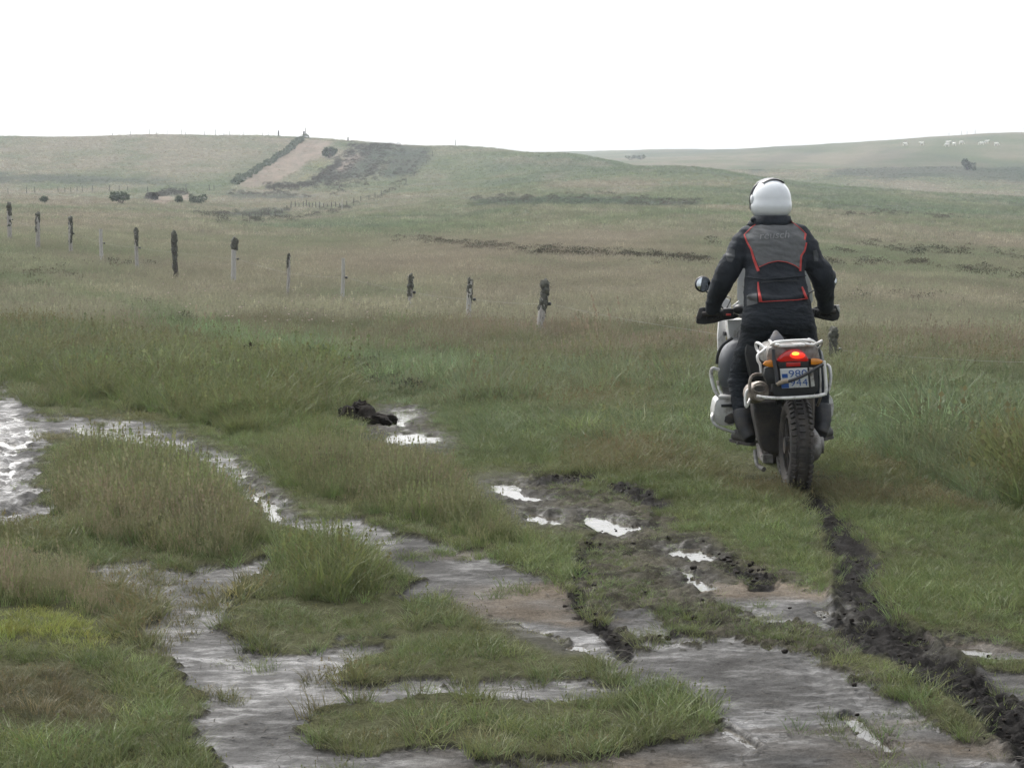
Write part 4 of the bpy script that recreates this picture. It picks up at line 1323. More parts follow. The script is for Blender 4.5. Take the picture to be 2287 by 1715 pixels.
for k, (a, b, an, gz) in enumerate([(2021, 326, 0.2, 1), (2059, 325, 2.6, 0), (2117, 323, 0.1, 0), (2115, 328, 3.3, 1), (2131, 326, 2.0, 1), (2147, 323, 0.0, 1), (2192, 325, 3.0, 1), (2204, 321, 0.3, 0), (2225, 326, 0.1, 1)]):
    make_cow(a, b, an, gz, 1.0, "pale cow on the right hill, " + ords[k])

# ------------------------------------------------------------------ peat lump, clods, litter, flowers
M_peat = pm("black_peat", (0.020, 0.017, 0.014), 0.95, var=0.5, scale=25, bump=1.0, bscale=90, spec=0.15)
g0 = at(800, 942)
mb = MB()
for k, (a, b, rw, rh) in enumerate([(790, 940, 0.12, 0.13), (815, 942, 0.13, 0.10), (775, 936, 0.08, 0.08), (845, 944, 0.12, 0.07), (870, 940, 0.07, 0.05), (805, 935, 0.10, 0.15)]):
    p = at(a, b)
    mb.add(*lump_mesh((p.x, p.y, p.z + 0.01), (rw, rw * 0.8, rh), 40 + k, 18, 12, 0.7))
o = mb.build("peat_lump", M_peat, origin=g0, sharp=50)
tag(o, "black overturned peat lump beside two small puddles", "peat lump")

g = np.random.default_rng(88)
mb = MB()
for L, n, s0 in ((PEAT_LINES[0], 160, 0.007), (PEAT_LINES[1], 60, 0.007), (PEAT_LINES[2], 30, 0.010), (PEAT_LINES[3], 24, 0.010)):
    for k in range(n):
        i = g.integers(0, len(L) - 1); t = g.uniform()
        a = L[i][0] + (L[i + 1][0] - L[i][0]) * t; b = L[i][1] + (L[i + 1][1] - L[i][1]) * t; w_ = L[i][2]
        q = g.normal(0, 0.75, 2)
        a += q[0] * w_; b += q[1] * w_ / 3.0
        if b < 1098 and a > 1700: continue
        p = at(a, b)
        s = s0 * g.uniform(0.35, 1.3) ** 1.4
        mb.add(*lump_mesh((p.x, p.y, p.z + s * 0.1), (s * g.uniform(0.8, 1.5), s * g.uniform(0.8, 1.4), s * g.uniform(0.5, 0.9)), int(g.integers(0, 999)), 7, 5, 0.8))
for k in range(40):     # scattered about the trodden area
    a, b = g.uniform(1280, 2200), g.uniform(1180, 1600)
    p = at(a, b)
    pxx, pyy = np.array([a]), np.array([b])
    m_ = near_masks(pxx, pyy, np.array([p.x]), np.array([p.y]))
    if m_[2][0] < 0.3: continue
    s = 0.014 * g.uniform(0.3, 1.2)
    mb.add(*lump_mesh((p.x, p.y, p.z), (s * 1.3, s * 1.2, s * 0.8), int(g.integers(0, 999)), 7, 5, 0.8))
o = mb.build("mud_clods", M_peat, origin=at(1900, 1300), sharp=180)
tag(o, "black clods of mud thrown up along the tyre tracks", "mud", kind="stuff")

M_litter = pm("dead_stalks", (0.030, 0.026, 0.020), 0.9, var=0.5, scale=3)
mb = MB()
A_, B_ = g.uniform(100, 2300, 1800), g.uniform(1140, 1712, 1800)
t_ = (CY - B_) / FPX
Yl = -CAMZ / ((t_ * CP - SP) / (CP + t_ * SP)); Xl = (A_ - CX) / FPX * (Yl * CP + CAMZ * SP)
m_ = near_masks(A_, B_, Xl, Yl)
for xx, yy in zip(Xl[m_[0] > 0.6], Yl[m_[0] > 0.6]):
    an = g.uniform(-0.7, 0.7) + (math.pi / 2 if g.uniform() < 0.25 else 0); L_ = g.uniform(0.012, 0.06); wv = g.uniform(0.002, 0.006)
    d = Vector((math.cos(an), math.sin(an), 0)) * L_ / 2; e = Vector((-math.sin(an), math.cos(an), 0)) * wv / 2
    c = Vector((xx, yy, -0.017 + g.uniform(0, 0.004)))
    mb.add([c - d - e, c - d + e, c + d + e + Vector((0, 0, 0.004)), c + d - e + Vector((0, 0, 0.004)), c + Vector((0, 0, 0.005)) - e, c + Vector((0, 0, 0.006)) + e], [[0, 1, 5, 4], [4, 5, 2, 3]])
o = mb.build("dead_stalks", M_litter, origin=at(1000, 1500))
tag(o, "bits of dead stalk lying on the wet silt", "litter", kind="stuff")

M_flower = pm("pink_petals", (0.55, 0.42, 0.42), 0.7, var=0.3, scale=2)
mb = MB()
for k in range(110):
    a, b = g.uniform(300, 2287), g.uniform(640, 770)
    if g.uniform() < 0.5: a, b = g.uniform(500, 1000), g.uniform(680, 770)
    p = at(a, b)
    c = p + Vector((0, 0, g.uniform(0.26, 0.36)))
    for q in range(5):
        an = q * 1.2566; s = 0.013
        mb.add([c, c + Vector((math.cos(an), math.sin(an), 0.3)) * s, c + Vector((math.cos(an + 0.6), math.sin(an + 0.6), 0.9)) * s * 1.2, c + Vector((math.cos(an + 1.2), math.sin(an + 1.2), 0.3)) * s], [[0, 1, 2, 3]])
o = mb.build("wild_flowers", M_flower, origin=at(1000, 750), sharp=180)
tag(o, "tiny pale pink wild flowers dotted in the moor grass", "flowers", kind="stuff")

# ------------------------------------------------------------------ motorcycle
# positions are worked out from rows and columns plus a real depth along the bike (rear plate at y = 12.0, front axle at y = 13.8)
M_white = pm("chalk_white_tube", (0.70, 0.70, 0.68), 0.35, var=0.06, dirt=0.30)
M_silver = pm("cast_silver", (0.50, 0.50, 0.49), 0.38, metal=0.35, var=0.1, dirt=0.30)
M_fair = pm("pale_fairing", (0.70, 0.70, 0.69), 0.3, var=0.05, dirt=0.2, dirtcol=(0.30, 0.25, 0.19))
M_tank = pm("dark_grey_tank", (0.030, 0.036, 0.044), 0.4, var=0.1, dirt=0.1, dirtcol=(0.06, 0.058, 0.055))
M_black = pm("black_plastic", (0.014, 0.015, 0.017), 0.5, var=0.3, bump=0.1)
M_rubber = pm("muddy_rubber", (0.018, 0.018, 0.018), 0.75, var=0.3, dirt=0.6, dirtcol=(0.060, 0.052, 0.044), bump=0.4)
M_mudplate = pm("mud_caked_plate", (0.016, 0.016, 0.016), 0.6, var=0.3, dirt=0.62, dirtcol=(0.058, 0.050, 0.042), bump=0.5)
M_steel = pm("browned_steel", (0.34, 0.30, 0.26), 0.5, metal=0.4, var=0.2, dirt=0.5, dirtcol=(0.13, 0.105, 0.085))
M_seat = pm("grey_seat_cover", (0.050, 0.050, 0.056), 0.6, var=0.15, dirt=0.25)
M_hump = pm("grey_seat_pad", (0.10, 0.10, 0.11), 0.6, var=0.15, dirt=0.2)
M_tail = pm("dusty_shaded_tail", (0.26, 0.26, 0.255), 0.4, var=0.1, dirt=0.5, dirtcol=(0.12, 0.10, 0.08))  # grey includes painted-in shadow of the rack; dirt lies over it
M_engine = pm("dark_engine_casting", (0.035, 0.035, 0.036), 0.5, metal=0.3, var=0.3, dirt=0.5)
M_drive = pm("mud_splashed_casting", (0.24, 0.235, 0.22), 0.5, metal=0.3, var=0.2, dirt=0.55, dirtcol=(0.10, 0.09, 0.075))
M_red = pm("red_lens", (0.30, 0.006, 0.006), 0.2, var=0.1, emit=(1.0, 0.03, 0.02), estr=0.05, coat=0.5)
M_bulb = pm("lit_bulb", (1.0, 0.35, 0.05), 0.3, var=0.05, emit=(1.0, 0.30, 0.03), estr=1.6)
M_redglow = pm("glowing_lens", (0.6, 0.02, 0.015), 0.2, var=0.05, emit=(1.0, 0.05, 0.02), estr=0.35)
M_reflector = pm("red_reflector", (0.40, 0.015, 0.012), 0.25, var=0.1)
M_orange = pm("amber_lens", (0.62, 0.22, 0.02), 0.22, var=0.12, coat=0.5)
M_plate = pm("plate_white", (0.66, 0.68, 0.70), 0.4, var=0.05, dirt=0.15)
M_blue = pm("plate_blue", (0.03, 0.10, 0.36), 0.45, var=0.1)
M_strap = pm("rubber_strap", (0.022, 0.024, 0.027), 0.6, var=0.2)
M_tape = pm("tan_strap_end", (0.27, 0.22, 0.16), 0.7, var=0.2)
M_chrome = pm("mirror_glass", (0.55, 0.58, 0.60), 0.03, metal=1.0, var=0.01)
M_redbtn = pm("red_switch", (0.45, 0.03, 0.02), 0.4)
def glass_mat():
    m, t, out = mat_new("tinted_screen")
    b = t.nodes.new("ShaderNodeBsdfPrincipled")
    b.inputs['Base Color'].default_value = (0.72, 0.74, 0.75, 1); b.inputs['Roughness'].default_value = 0.15
    b.inputs['Transmission Weight'].default_value = 0.2; b.inputs['IOR'].default_value = 1.2
    t.links.new(b.outputs[0], out.inputs['Surface'])
    return m
M_screen = glass_mat()

RA = W(1778, 994, 12.30)                      # rear axle
FA = W(1716, 945, 13.82)                      # front axle
RW, FW = 0.312, 0.335
bike = empty("motorcycle", Vector((RA.x, RA.y, RA.z - RW)))
tag(bike, "mud-splashed white and black touring motorcycle with lit red tail light, ridden away along the track", "motorcycle")
def part(mb, name, mat, parent=None, sharp=40):
    return mb.build(name, mat, parent or bike, sharp)
def P_(pts, y):
    """outline given in photo pixels at one depth (or a depth per point)"""
    return [W(p[0], p[1], p[2] if len(p) > 2 else y) for p in pts]
def slab(pts, y0, y1, bev=0.004, sx=1.0, dx=0.0, dz=0.0):
    f = P_(pts, y0)
    c = sum(f, Vector()) / len(f)
    d = Vector((dx, y1 - y0, dz))
    b = [c + (p - c) * sx + d for p in f]
    return MB().prism(f, b, bev)
def wheel(name, c, R, width, knob, parent):
    """knobbly tyre, rim, hub and spokes; axle along x"""
    root = empty(name, c - parent.location)
    root.parent = parent
    mb = MB()
    prof = []
    for k in range(17):
        a = -math.pi * 0.80 + 1.6 * math.pi * k / 16
        prof.append((math.sin(a) * width / 2, R - width * 0.42 + math.cos(a) * width * 0.42))
    n = 64
    rings = []
    for i in range(n):
        t = 2 * math.pi * i / n
        rings.append([c + Vector((q[0], q[1] * math.sin(t), q[1] * math.cos(t))) for q in prof])
    mb.ring_loft(rings, cap=False, close=True)
    part(mb, "tyre", M_rubber, root)
    kb = MB()
    nb = 44
    for i in range(nb):
        t = 2 * math.pi * i / nb
        rot = Matrix.Rotation(-t, 3, 'X')
        for (xo, tilt, w_) in ((-0.36, 0.75, 0.22), (-0.02, 0.0, 0.26), (0.36, -0.75, 0.22)):
            off = 0.5 if abs(xo) > 0.1 else 0
            tt = t + off * 2 * math.pi / nb
            rot = Matrix.Rotation(-tt, 3, 'X')
            rad = R - width * 0.42 + width * 0.42 * math.cos(abs(xo) * 1.75) + knob * 0.2
            p = c + rot @ Vector((xo * width, 0, rad))
            kb.box(p, (width * w_, 2 * math.pi * R / nb * 0.55, knob * 2), rot @ Matrix.Rotation(-tilt, 3, 'Y'))
    o = part(kb, "tread_blocks", M_rubber, root, 30); o["kind"] = "stuff"
    rm = MB()
    rr = R - width * 0.80
    for s in (-1, 1):
        rm.tube([c + Vector((s * width * 0.36, rr * math.sin(2 * math.pi * k / 40), rr * math.cos(2 * math.pi * k / 40))) for k in range(40)], 0.010, 6, 1, True)
    part(rm, "rim", M_rubber, root)
    hb = MB().tube([c + Vector((-width * 0.5, 0, 0)), c + Vector((width * 0.5, 0, 0))], 0.055, 16)
    part(hb, "hub", M_engine, root)
    sp = MB()
    for k in range(28):
        a = 2 * math.pi * k / 28; s = 1 if k % 2 else -1
        b_ = a + 0.35 * (1 if (k // 2) % 2 else -1)
        sp.tube([c + Vector((s * width * 0.4, 0.05 * math.sin(a), 0.05 * math.cos(a))), c + Vector((s * width * 0.34, rr * math.sin(b_), rr * math.cos(b_)))], 0.0025, 5)
    o = part(sp, "spokes", M_engine, root); o["kind"] = "stuff"
    return root
wheel("rear_wheel", RA, RW, 0.155, 0.009, bike)
wheel("front_wheel", FA, FW, 0.118, 0.006, bike)

# final drive and swingarm on the right
fd = RA + Vector((0.115, 0.0, 0.0))
mb = MB().ell(fd + Vector((0.0, 0.0, -0.01)), (0.055, 0.095, 0.095), 20, 14)
mb.tube([fd + Vector((-0.03, 0, 0)), fd + Vector((0.062, 0, 0))], 0.055, 20)
part(mb, "final_drive", M_drive)
part(MB().tube([fd + Vector((0.0, 0.05, 0.02)), fd + Vector((0.005, 0.30, 0.06)), fd + Vector((-0.02, 0.55, 0.10))], [0.060, 0.050, 0.055], 14), "swingarm", M_engine)
# front fork, mudguards
for s in (-1, 1):
    part(MB().tube([FA + Vector((s * 0.095, 0.0, -0.02)), FA + Vector((s * 0.095, -0.12, 0.30)), FA + Vector((s * 0.10, -0.26, 0.66))], [0.030, 0.028, 0.022], 12, 2), "fork_leg", M_drive)
def guard(c, R, w_, a0, a1, name, mat, drop=0.35):
    rings = []
    for i in range(15):
        t = a0 + (a1 - a0) * i / 14
        ring = []
        prof = [(-1, -drop), (-0.9, -0.1), (-0.5, 0.06), (0, 0.1), (0.5, 0.06), (0.9, -0.1), (1, -drop)]
        prof = prof + [(q[0] * 0.94, q[1] - 0.03) for q in prof[::-1]]
        for q in prof:
            r_ = R + q[1] * w_
            ring.append(c + Vector((q[0] * w_, r_ * math.sin(t), r_ * math.cos(t))))
        rings.append(ring)
    part(MB().ring_loft(rings), name, mat)
guard(FA, FW + 0.045, 0.075, -1.9, 0.7, "front_mudguard", M_mudplate)
guard(FA + Vector((0, 0, 0.15)), FW + 0.12, 0.13, -0.5, 0.75, "beak", M_fair, 0.2)
# rear inner mudguard (black, behind the plate)
part(slab([(1726, 806), (1826, 800), (1828, 868), (1816, 884), (1738, 890), (1726, 878)], 12.06, 12.16, 0.006), "rear_mudguard", M_black)
guard(RA + Vector((0, 0.02, 0.06)), RW + 0.05, 0.10, -0.15, 1.3, "inner_mudguard", M_black)
# mud-caked shield left of the rear wheel
sh = [(1682, 896), (1724, 896), (1748, 900), (1751, 950), (1750, 1000), (1738, 1012), (1706, 1008), (1696, 985), (1690, 955), (1684, 925)]
part(slab(sh, 12.60, 12.80, 0.022), "splash_shield", M_mudplate, None, 70)
part(slab([(1705, 1016), (1726, 1016), (1727, 1034), (1704, 1034)], 12.9, 12.95, 0.004), "skid_plate_end", M_drive)
# centre stand legs
for a in ((1686, 1005), (1738, 1020)):
    p = W(a[0], a[1], 12.85)
    part(MB().tube([p, p + Vector((0.008, -0.06, -0.09)), p + Vector((0.045, -0.14, -0.115))], [0.014, 0.014, 0.018], 10), "stand_leg", M_drive)
# engine block and gearbox
mb = MB().box((FA.x + 0.01, 13.08, 0.50), (0.36, 0.50, 0.36), None, 0.05).box((FA.x + 0.03, 12.78, 0.50), (0.24, 0.30, 0.30), None, 0.04)
part(mb, "engine_block", M_engine)

# ---- left cylinder head
cyl = empty("cylinder", W(1615, 920, 13.10) - bike.location); cyl.parent = bike
ol = [(1640, 887), (1606, 889), (1599, 895), (1596, 908), (1594, 920), (1594, 932), (1600, 944), (1612, 951), (1640, 950)]
part(slab(ol, 13.00, 13.24, 0.012), "valve_cover", M_silver, cyl)
part(slab([(1606, 884), (1638, 884), (1639, 890), (1606, 891)], 12.985, 13.12, 0.003), "head_fins", M_silver, cyl)
part(slab([(1611, 903), (1638, 902), (1637, 909), (1611, 909)], 12.985, 12.999, 0.002), "cover_slot", M_black, cyl)
part(slab([(1620, 930), (1634, 922), (1642, 926), (1644, 944), (1628, 948), (1618, 942)], 12.985, 12.999, 0.004), "port", M_engine, cyl)
part(MB().box((W(1650, 915, 13.12).x, 13.12, W(1650, 915, 13.12).z), (0.14, 0.20, 0.17), None, 0.02), "cylinder_barrel", M_engine, cyl)
# ---- right cylinder head
cyl2 = empty("cylinder", W(1845, 910, 13.10) - bike.location); cyl2.parent = bike
part(slab([(1826, 884), (1852, 880), (1860, 890), (1863, 908), (1861, 926), (1855, 936), (1828, 936)], 13.00, 13.22, 0.012), "valve_cover", M_silver, cyl2)
part(slab([(1826, 892), (1848, 888), (1852, 900), (1850, 922), (1830, 928)], 12.985, 12.999, 0.004), "cover_slot", M_engine, cyl2)
part(MB().box((W(1815, 912, 13.12).x, 13.12, W(1815, 912, 13.12).z), (0.16, 0.20, 0.17), None, 0.02), "cylinder_barrel", M_engine, cyl2)
# ---- crash bars
part(MB().tube([W(1606, 826, 13.05), W(1592, 823, 13.04), W(1588, 834, 13.04), W(1592, 858, 13.04), W(1601, 880, 13.05), W(1617, 892, 13.1)], 0.0125, 10), "crash_bar", M_white)
part(MB().tube([W(1603, 850, 13.16), W(1606, 868, 13.15), W(1617, 890, 13.12)], 0.010, 10), "crash_bar", M_white)
part(MB().tube([W(1597, 915, 13.3), W(1590, 928, 13.02), W(1593, 942, 12.99), W(1608, 955, 12.98), W(1648, 968, 13.0)], 0.011, 10), "crash_bar", M_silver)
part(MB().tube([W(1848, 815, 13.1), W(1853, 822, 13.06), W(1855, 845, 13.06), W(1852, 865, 13.08), W(1846, 878, 13.1)], 0.012, 10), "crash_bar", M_white)
# ---- tank, knee-side panels
def dome(rows, y0, y1, name, mat, side):
    """a swelling side: rows of (row, outer column, inner column)"""
    rings = []
    for r_, xo, xi in rows:
        ring = []
        for k in range(14):
            t = math.pi * k / 13
            yy = (y0 + y1) / 2 - (y1 - y0) / 2 * math.cos(t)
            po, pi_ = W(xo, r_, (y0 + y1) / 2), W(xi, r_, (y0 + y1) / 2)
            e = max(0.0, math.sin(t)) ** 0.55
            ring.append(Vector((pi_.x + (po.x - pi_.x) * e, yy, po.z)))
        rings.append(ring)
    part(MB().ring_loft(rings), name, mat)
tl = [(752, 1660, 1700), (758, 1636, 1700), (768, 1622, 1700), (782, 1612, 1700), (798, 1606, 1700), (815, 1604, 1700), (835, 1604, 1700), (855, 1606, 1700), (864, 1610, 1700)]
dome(tl, 12.98, 13.42, "tank", M_tank, -1)
dome([(862, 1611, 1690), (870, 1612, 1690), (880, 1616, 1690), (890, 1622, 1690)], 12.99, 13.35, "tank_foot", M_black, -1)
dome([(752, 1790, 1740), (765, 1820, 1740), (785, 1836, 1740), (815, 1842, 1740), (850, 1842, 1740), (866, 1836, 1740)], 12.98, 13.42, "tank", M_tank, 1)
part(MB().tube([W(1636, 755, 13.0), W(1615, 770, 13.02), W(1604, 790, 13.04), W(1601, 812, 13.06)], 0.011, 8), "tank_rim", M_black)
part(slab([(1668, 745), (1800, 742), (1805, 790), (1790, 850), (1680, 850), (1664, 790)], 12.75, 13.3, 0.03), "tank_core", M_black)
# ---- front fairing and screen
part(slab([(1606, 712), (1622, 712), (1622, 740), (1619, 785), (1604, 785), (1603, 750)], 13.50, 13.56, 0.006), "fairing_side", M_fair)
part(slab([(1624, 714), (1690, 712), (1690, 752), (1640, 756), (1630, 762), (1627, 745)], 13.30, 13.46, 0.010), "fairing_panel", M_fair)
part(slab([(1618, 742), (1625, 742), (1626, 750), (1616, 750)], 13.42, 13.50, 0.003), "fairing_screw", M_black)
part(slab([(1608, 689), (1612, 676), (1620, 666), (1629, 669), (1633, 680), (1632, 692)], 13.42, 13.46, 0.005), "fairing_ear", M_fair)
scr = [(1660, 590), (1668, 588), (1795, 590), (1802, 600), (1812, 640), (1816, 670), (1806, 690), (1652, 690), (1646, 665), (1647, 626), (1655, 603)]
f_ = [W(a, b, 13.60 - 0.0016 * (690 - b) * 0.9 * 1.0) for a, b in scr]
b_ = [p + Vector((0, 0.004, 0.002)) for p in f_]
part(MB().prism(f_, b_, 0.0), "windscreen", M_screen)
part(MB().tube([W(1648, 628, 13.53), W(1655, 637, 13.53), W(1664, 643, 13.53)], 0.005, 6), "screen_brace", M_white)
part(slab([(1635, 684), (1650, 672), (1653, 675), (1638, 688)], 13.25, 13.27, 0.002), "screen_mount", M_white)
part(MB().ell(W(1725, 705, 13.45), (0.24, 0.10, 0.10), 18, 10), "headlight_shell", M_black)
# ---- handlebar, controls, hand guards, mirrors
hbz = [W(1570, 702, 13.18), W(1612, 697, 13.14), W(1650, 694, 13.20), W(1680, 712, 13.28), W(1752, 712, 13.28), W(1785, 694, 13.20), W(1818, 694, 13.14), W(1862, 697, 13.18)]
part(MB().tube(hbz, 0.0135, 10), "handlebar", M_black)
for s, a, b in ((-1, 1590, 702), (1, 1845, 698)):
    part(MB().tube([W(a - 22, b, 13.165), W(a + 22, b - 2, 13.15)], 0.018, 12), "grip", M_rubber)
part(MB().box(W(1626, 697, 13.13), (0.075, 0.06, 0.055), None, 0.012), "switch_housing", M_black)
part(MB().box(W(1627, 703, 13.085), (0.034, 0.02, 0.014), None, 0.004), "switch_button", M_redbtn)
part(MB().ell(W(1650, 691, 13.14), (0.042, 0.05, 0.036), 16, 10), "brake_reservoir", M_black)
part(MB().box(W(1808, 697, 13.13), (0.065, 0.06, 0.055), None, 0.012), "switch_housing", M_black)
part(MB().tube([W(1622, 690, 13.14), W(1632, 668, 13.16), W(1622, 662, 13.2)], 0.004, 6), "cable", M_black)
hgl = [(1554, 722), (1556, 705), (1563, 688), (1572, 686), (1600, 689), (1625, 692), (1655, 706), (1640, 713), (1616, 716), (1596, 722), (1575, 725), (1560, 724)]
part(slab(hgl, 13.22, 13.30, 0.012, 0.9, 0.0, 0.0), "hand_guard", M_black)
part(slab([(1554, 712), (1562, 688), (1570, 686), (1572, 698), (1564, 712)], 13.205, 13.218, 0.003), "guard_shield", M_seat)
hgr = [(1811, 690), (1826, 684), (1850, 684), (1870, 680), (1875, 684), (1876, 706), (1872, 715), (1860, 718), (1838, 714), (1818, 709)]
part(slab(hgr, 13.22, 13.30, 0.012, 0.9), "hand_guard", M_black)
part(slab([(1868, 683), (1874, 680), (1876, 690), (1876, 700), (1871, 692)], 13.205, 13.218, 0.003), "guard_shield", M_silver)
def mirror(px, py, y, r, stem):
    root = empty("mirror", W(px, py, y) - bike.location); root.parent = bike
    c = W(px, py, y)
    part(MB().ell(c + Vector((0, 0.018, 0)), (r * 1.04, 0.032, r * 1.04), 28, 12), "mirror_shell", M_black, root)
    rot = Matrix.Rotation(0.10, 3, 'Z') @ Matrix.Rotation(-0.06, 3, 'X')
    v = [c + rot @ Vector((0, -0.020, 0))]; f = []
    for ring, (q, d) in enumerate(((0.5, -0.0185), (0.88, -0.0155))):
        for k in range(32):
            v.append(c + rot @ Vector((q * r * math.cos(k * math.pi / 16), d, q * r * math.sin(k * math.pi / 16))))
    for k in range(32):
        f.append([0, 1 + k, 1 + (k + 1) % 32]); f.append([1 + k, 33 + k, 33 + (k + 1) % 32, 1 + (k + 1) % 32])
    part(MB().add(v, f), "mirror_glass", M_chrome, root)
    part(MB().tube([c + Vector((0, 0.03, -r * 0.4))] + stem, 0.006, 8), "mirror_stem", M_black, root)
mirror(1570, 635, 13.26, 0.056, [W(1588, 662, 13.22), W(1616, 690, 13.16)])
mirror(1852, 628, 13.26, 0.056, [W(1826, 644, 13.22), W(1800, 662, 13.18), W(1795, 690, 13.18)])
# ---- seat
rings = []
for yy, hw, zt in ((12.25, 0.10, 0.02), (12.32, 0.135, 0.045), (12.5, 0.15, 0.05), (12.7, 0.15, 0.03), (12.85, 0.12, 0.0), (13.0, 0.09, 0.04)):
    c = W(1748 - (yy - 12.25) * 12, 768, 12.4); xc = c.x + (yy - 12.4) * 0.135
    rings.append([Vector((xc + hw * math.cos(2 * math.pi * k / 16), yy, c.z - 0.10 + zt + 0.045 * math.sin(2 * math.pi * k / 16) * (1.0 if math.sin(2 * math.pi * k / 16) > 0 else 1.6))) for k in range(16)])
part(MB().ring_loft(rings), "seat", M_seat)
part(MB().tube([W(1733, 739, 12.47), W(1733, 746, 12.46), W(1734, 756, 12.45), W(1735, 772, 12.44)], [0.010, 0.026, 0.046, 0.062], 14, 3), "seat_hump", M_hump, None, 180)
# ---- tail: body, rack, light, plate
part(slab([(1716, 778), (1728, 771), (1812, 768), (1826, 774), (1832, 800), (1826, 812), (1716, 815), (1712, 796)], 12.07, 12.5, 0.015, 1.0), "tail_body", M_tail)
part(MB().tube([W(1722, 772, 12.12), W(1731, 765, 12.06), W(1760, 762, 12.05), W(1800, 760, 12.05), W(1812, 761, 12.06), W(1820, 766, 12.12)], 0.0105, 10), "rack_bar", M_white)
part(MB().tube([W(1731, 770, 12.03), W(1741, 771, 12.02)], 0.011, 10), "rack_stub", M_white)
part(MB().tube([W(1798, 768, 12.03), W(1818, 770, 12.03), W(1836, 761, 12.06)], 0.010, 10), "rack_prong", M_white)
part(MB().tube([W(1724, 771, 12.10), W(1722, 764, 12.30), W(1718, 760, 12.55)], 0.009, 8), "rack_rail", M_white)
part(MB().tube([W(1817, 768, 12.10), W(1812, 761, 12.30), W(1806, 757, 12.55)], 0.009, 8), "rack_rail", M_white)
part(slab([(1738, 772), (1800, 769), (1802, 774), (1738, 777)], 12.035, 12.30, 0.003), "rack_plate", M_silver)
part(MB().tube([W(1711, 780, 12.2), W(1698, 769, 12.24), W(1690, 766, 12.28), W(1688, 772, 12.30), W(1692, 783, 12.28), W(1699, 791, 12.22)], 0.0095, 10), "grab_handle", M_white)
part(MB().tube([W(1836, 763, 12.06), W(1834, 772, 12.10), W(1822, 783, 12.14), W(1817, 790, 12.14)], 0.007, 8), "grab_handle", M_silver)
lamp = empty("tail_lamp", W(1772, 796, 12.03) - bike.location); lamp.parent = bike
lens = [(1735, 806), (1742, 796), (1754, 786), (1765, 781), (1784, 780), (1796, 786), (1803, 796), (1808, 806), (1800, 808), (1772, 807), (1744, 809)]
part(slab(lens, 12.015, 12.07, 0.012), "lens", M_red, lamp)
part(MB().ell(W(1781, 794, 12.015), (0.050, 0.010, 0.022), 20, 10), "lit_area", M_redglow, lamp)
part(MB().ell(W(1777, 790, 12.008), (0.024, 0.008, 0.011), 16, 10), "bulb", M_bulb, lamp)
part(slab([(1736, 808), (1772, 806), (1808, 806), (1806, 820), (1738, 822)], 12.035, 12.06, 0.003), "lamp_base", M_black, lamp)
part(slab([(1756, 810), (1788, 809), (1788, 818), (1756, 819)], 12.022, 12.034, 0.002), "reflector", M_reflector, lamp)
def indicator(pts, stalk):
    root = empty("indicator", W(pts[0][0], pts[0][1], 12.05) - bike.location); root.parent = bike
    part(slab(pts, 12.01, 12.06, 0.006, 0.85), "indicator_lens", M_orange, root)
    part(MB().tube(stalk, 0.010, 8), "indicator_stalk", M_black, root)
indicator([(1703, 814), (1710, 806), (1722, 804), (1730, 806), (1730, 820), (1716, 820)], [W(1728, 812, 12.06), W(1745, 812, 12.08)])
indicator([(1811, 801), (1820, 800), (1832, 802), (1840, 807), (1834, 812), (1822, 815), (1811, 815)], [W(1812, 808, 12.06), W(1796, 810, 12.08)])
# number plate
pl = empty("number_plate", W(1775, 845, 12.0) - bike.location); pl.parent = bike
q = [(1742, 824), (1803, 821.5), (1807, 864.5), (1746, 867.5)]
tl_, tr_, br_, bl_ = [W(a, b, 12.0 + 0.0009 * (b - 822)) for a, b in q]
nrm = (tr_ - tl_).cross(bl_ - tl_).normalized()
if nrm.y > 0: nrm = -nrm
part(MB().prism([tl_, tr_, br_, bl_], [p - nrm * 0.004 for p in (tl_, tr_, br_, bl_)], 0.001), "plate_panel", M_plate, pl)
def on_plate(u, v, d):
    return tl_.lerp(tr_, u).lerp(bl_.lerp(br_, u), v) + nrm * d
def plate_rect(u0, u1, v0, v1, name, mat, d=0.0016):
    part(MB().prism([on_plate(u0, v0, d), on_plate(u1, v0, d), on_plate(u1, v1, d), on_plate(u0, v1, d)], [on_plate(u0, v0, 0.0004), on_plate(u1, v0, 0.0004), on_plate(u1, v1, 0.0004), on_plate(u0, v1, 0.0004)]), name, mat, pl)
plate_rect(0.05, 0.26, 0.26, 0.46, "blue_field", M_blue)
plate_rect(0.0, 0.27, 0.68, 0.98, "blue_field", M_blue)
def text_mesh(txt, shear=0.0):
    cu = bpy.data.curves.new("t", 'FONT'); cu.body = txt; cu.shear = shear; cu.resolution_u = 3
    cu.extrude = 0.0
    ob = bpy.data.objects.new("t", cu); COL.objects.link(ob)
    dg = bpy.context.evaluated_depsgraph_get()
    me = bpy.data.meshes.new_from_object(ob.evaluated_get(dg))
    vs_ = np.array([v.co[:] for v in me.vertices]); fs = [list(p.vertices) for p in me.polygons]
    bpy.data.objects.remove(ob); bpy.data.curves.remove(cu); bpy.data.meshes.remove(me)
    return vs_, fs
def plate_text(txt, u0, u1, v0, v1, mat, name):
    vs_, fs = text_mesh(txt)
    mn, mx_ = vs_.min(0), vs_.max(0)
    pts = []
    for p in vs_:
        u = u0 + (p[0] - mn[0]) / (mx_[0] - mn[0]) * (u1 - u0); v = v1 - (p[1] - mn[1]) / (mx_[1] - mn[1]) * (v1 - v0)
        pts.append(on_plate(u, v, 0.0022))
    part(MB().add(pts, fs), name, mat, pl)
for i, ch in enumerate("980"): plate_text(ch, 0.30 + 0.235 * i, 0.50 + 0.235 * i, 0.08, 0.44, M_blue, "digit")
for i, ch in enumerate("944"): plate_text(ch, 0.32 + 0.225 * i, 0.51 + 0.225 * i, 0.55, 0.90, M_blue, "digit")
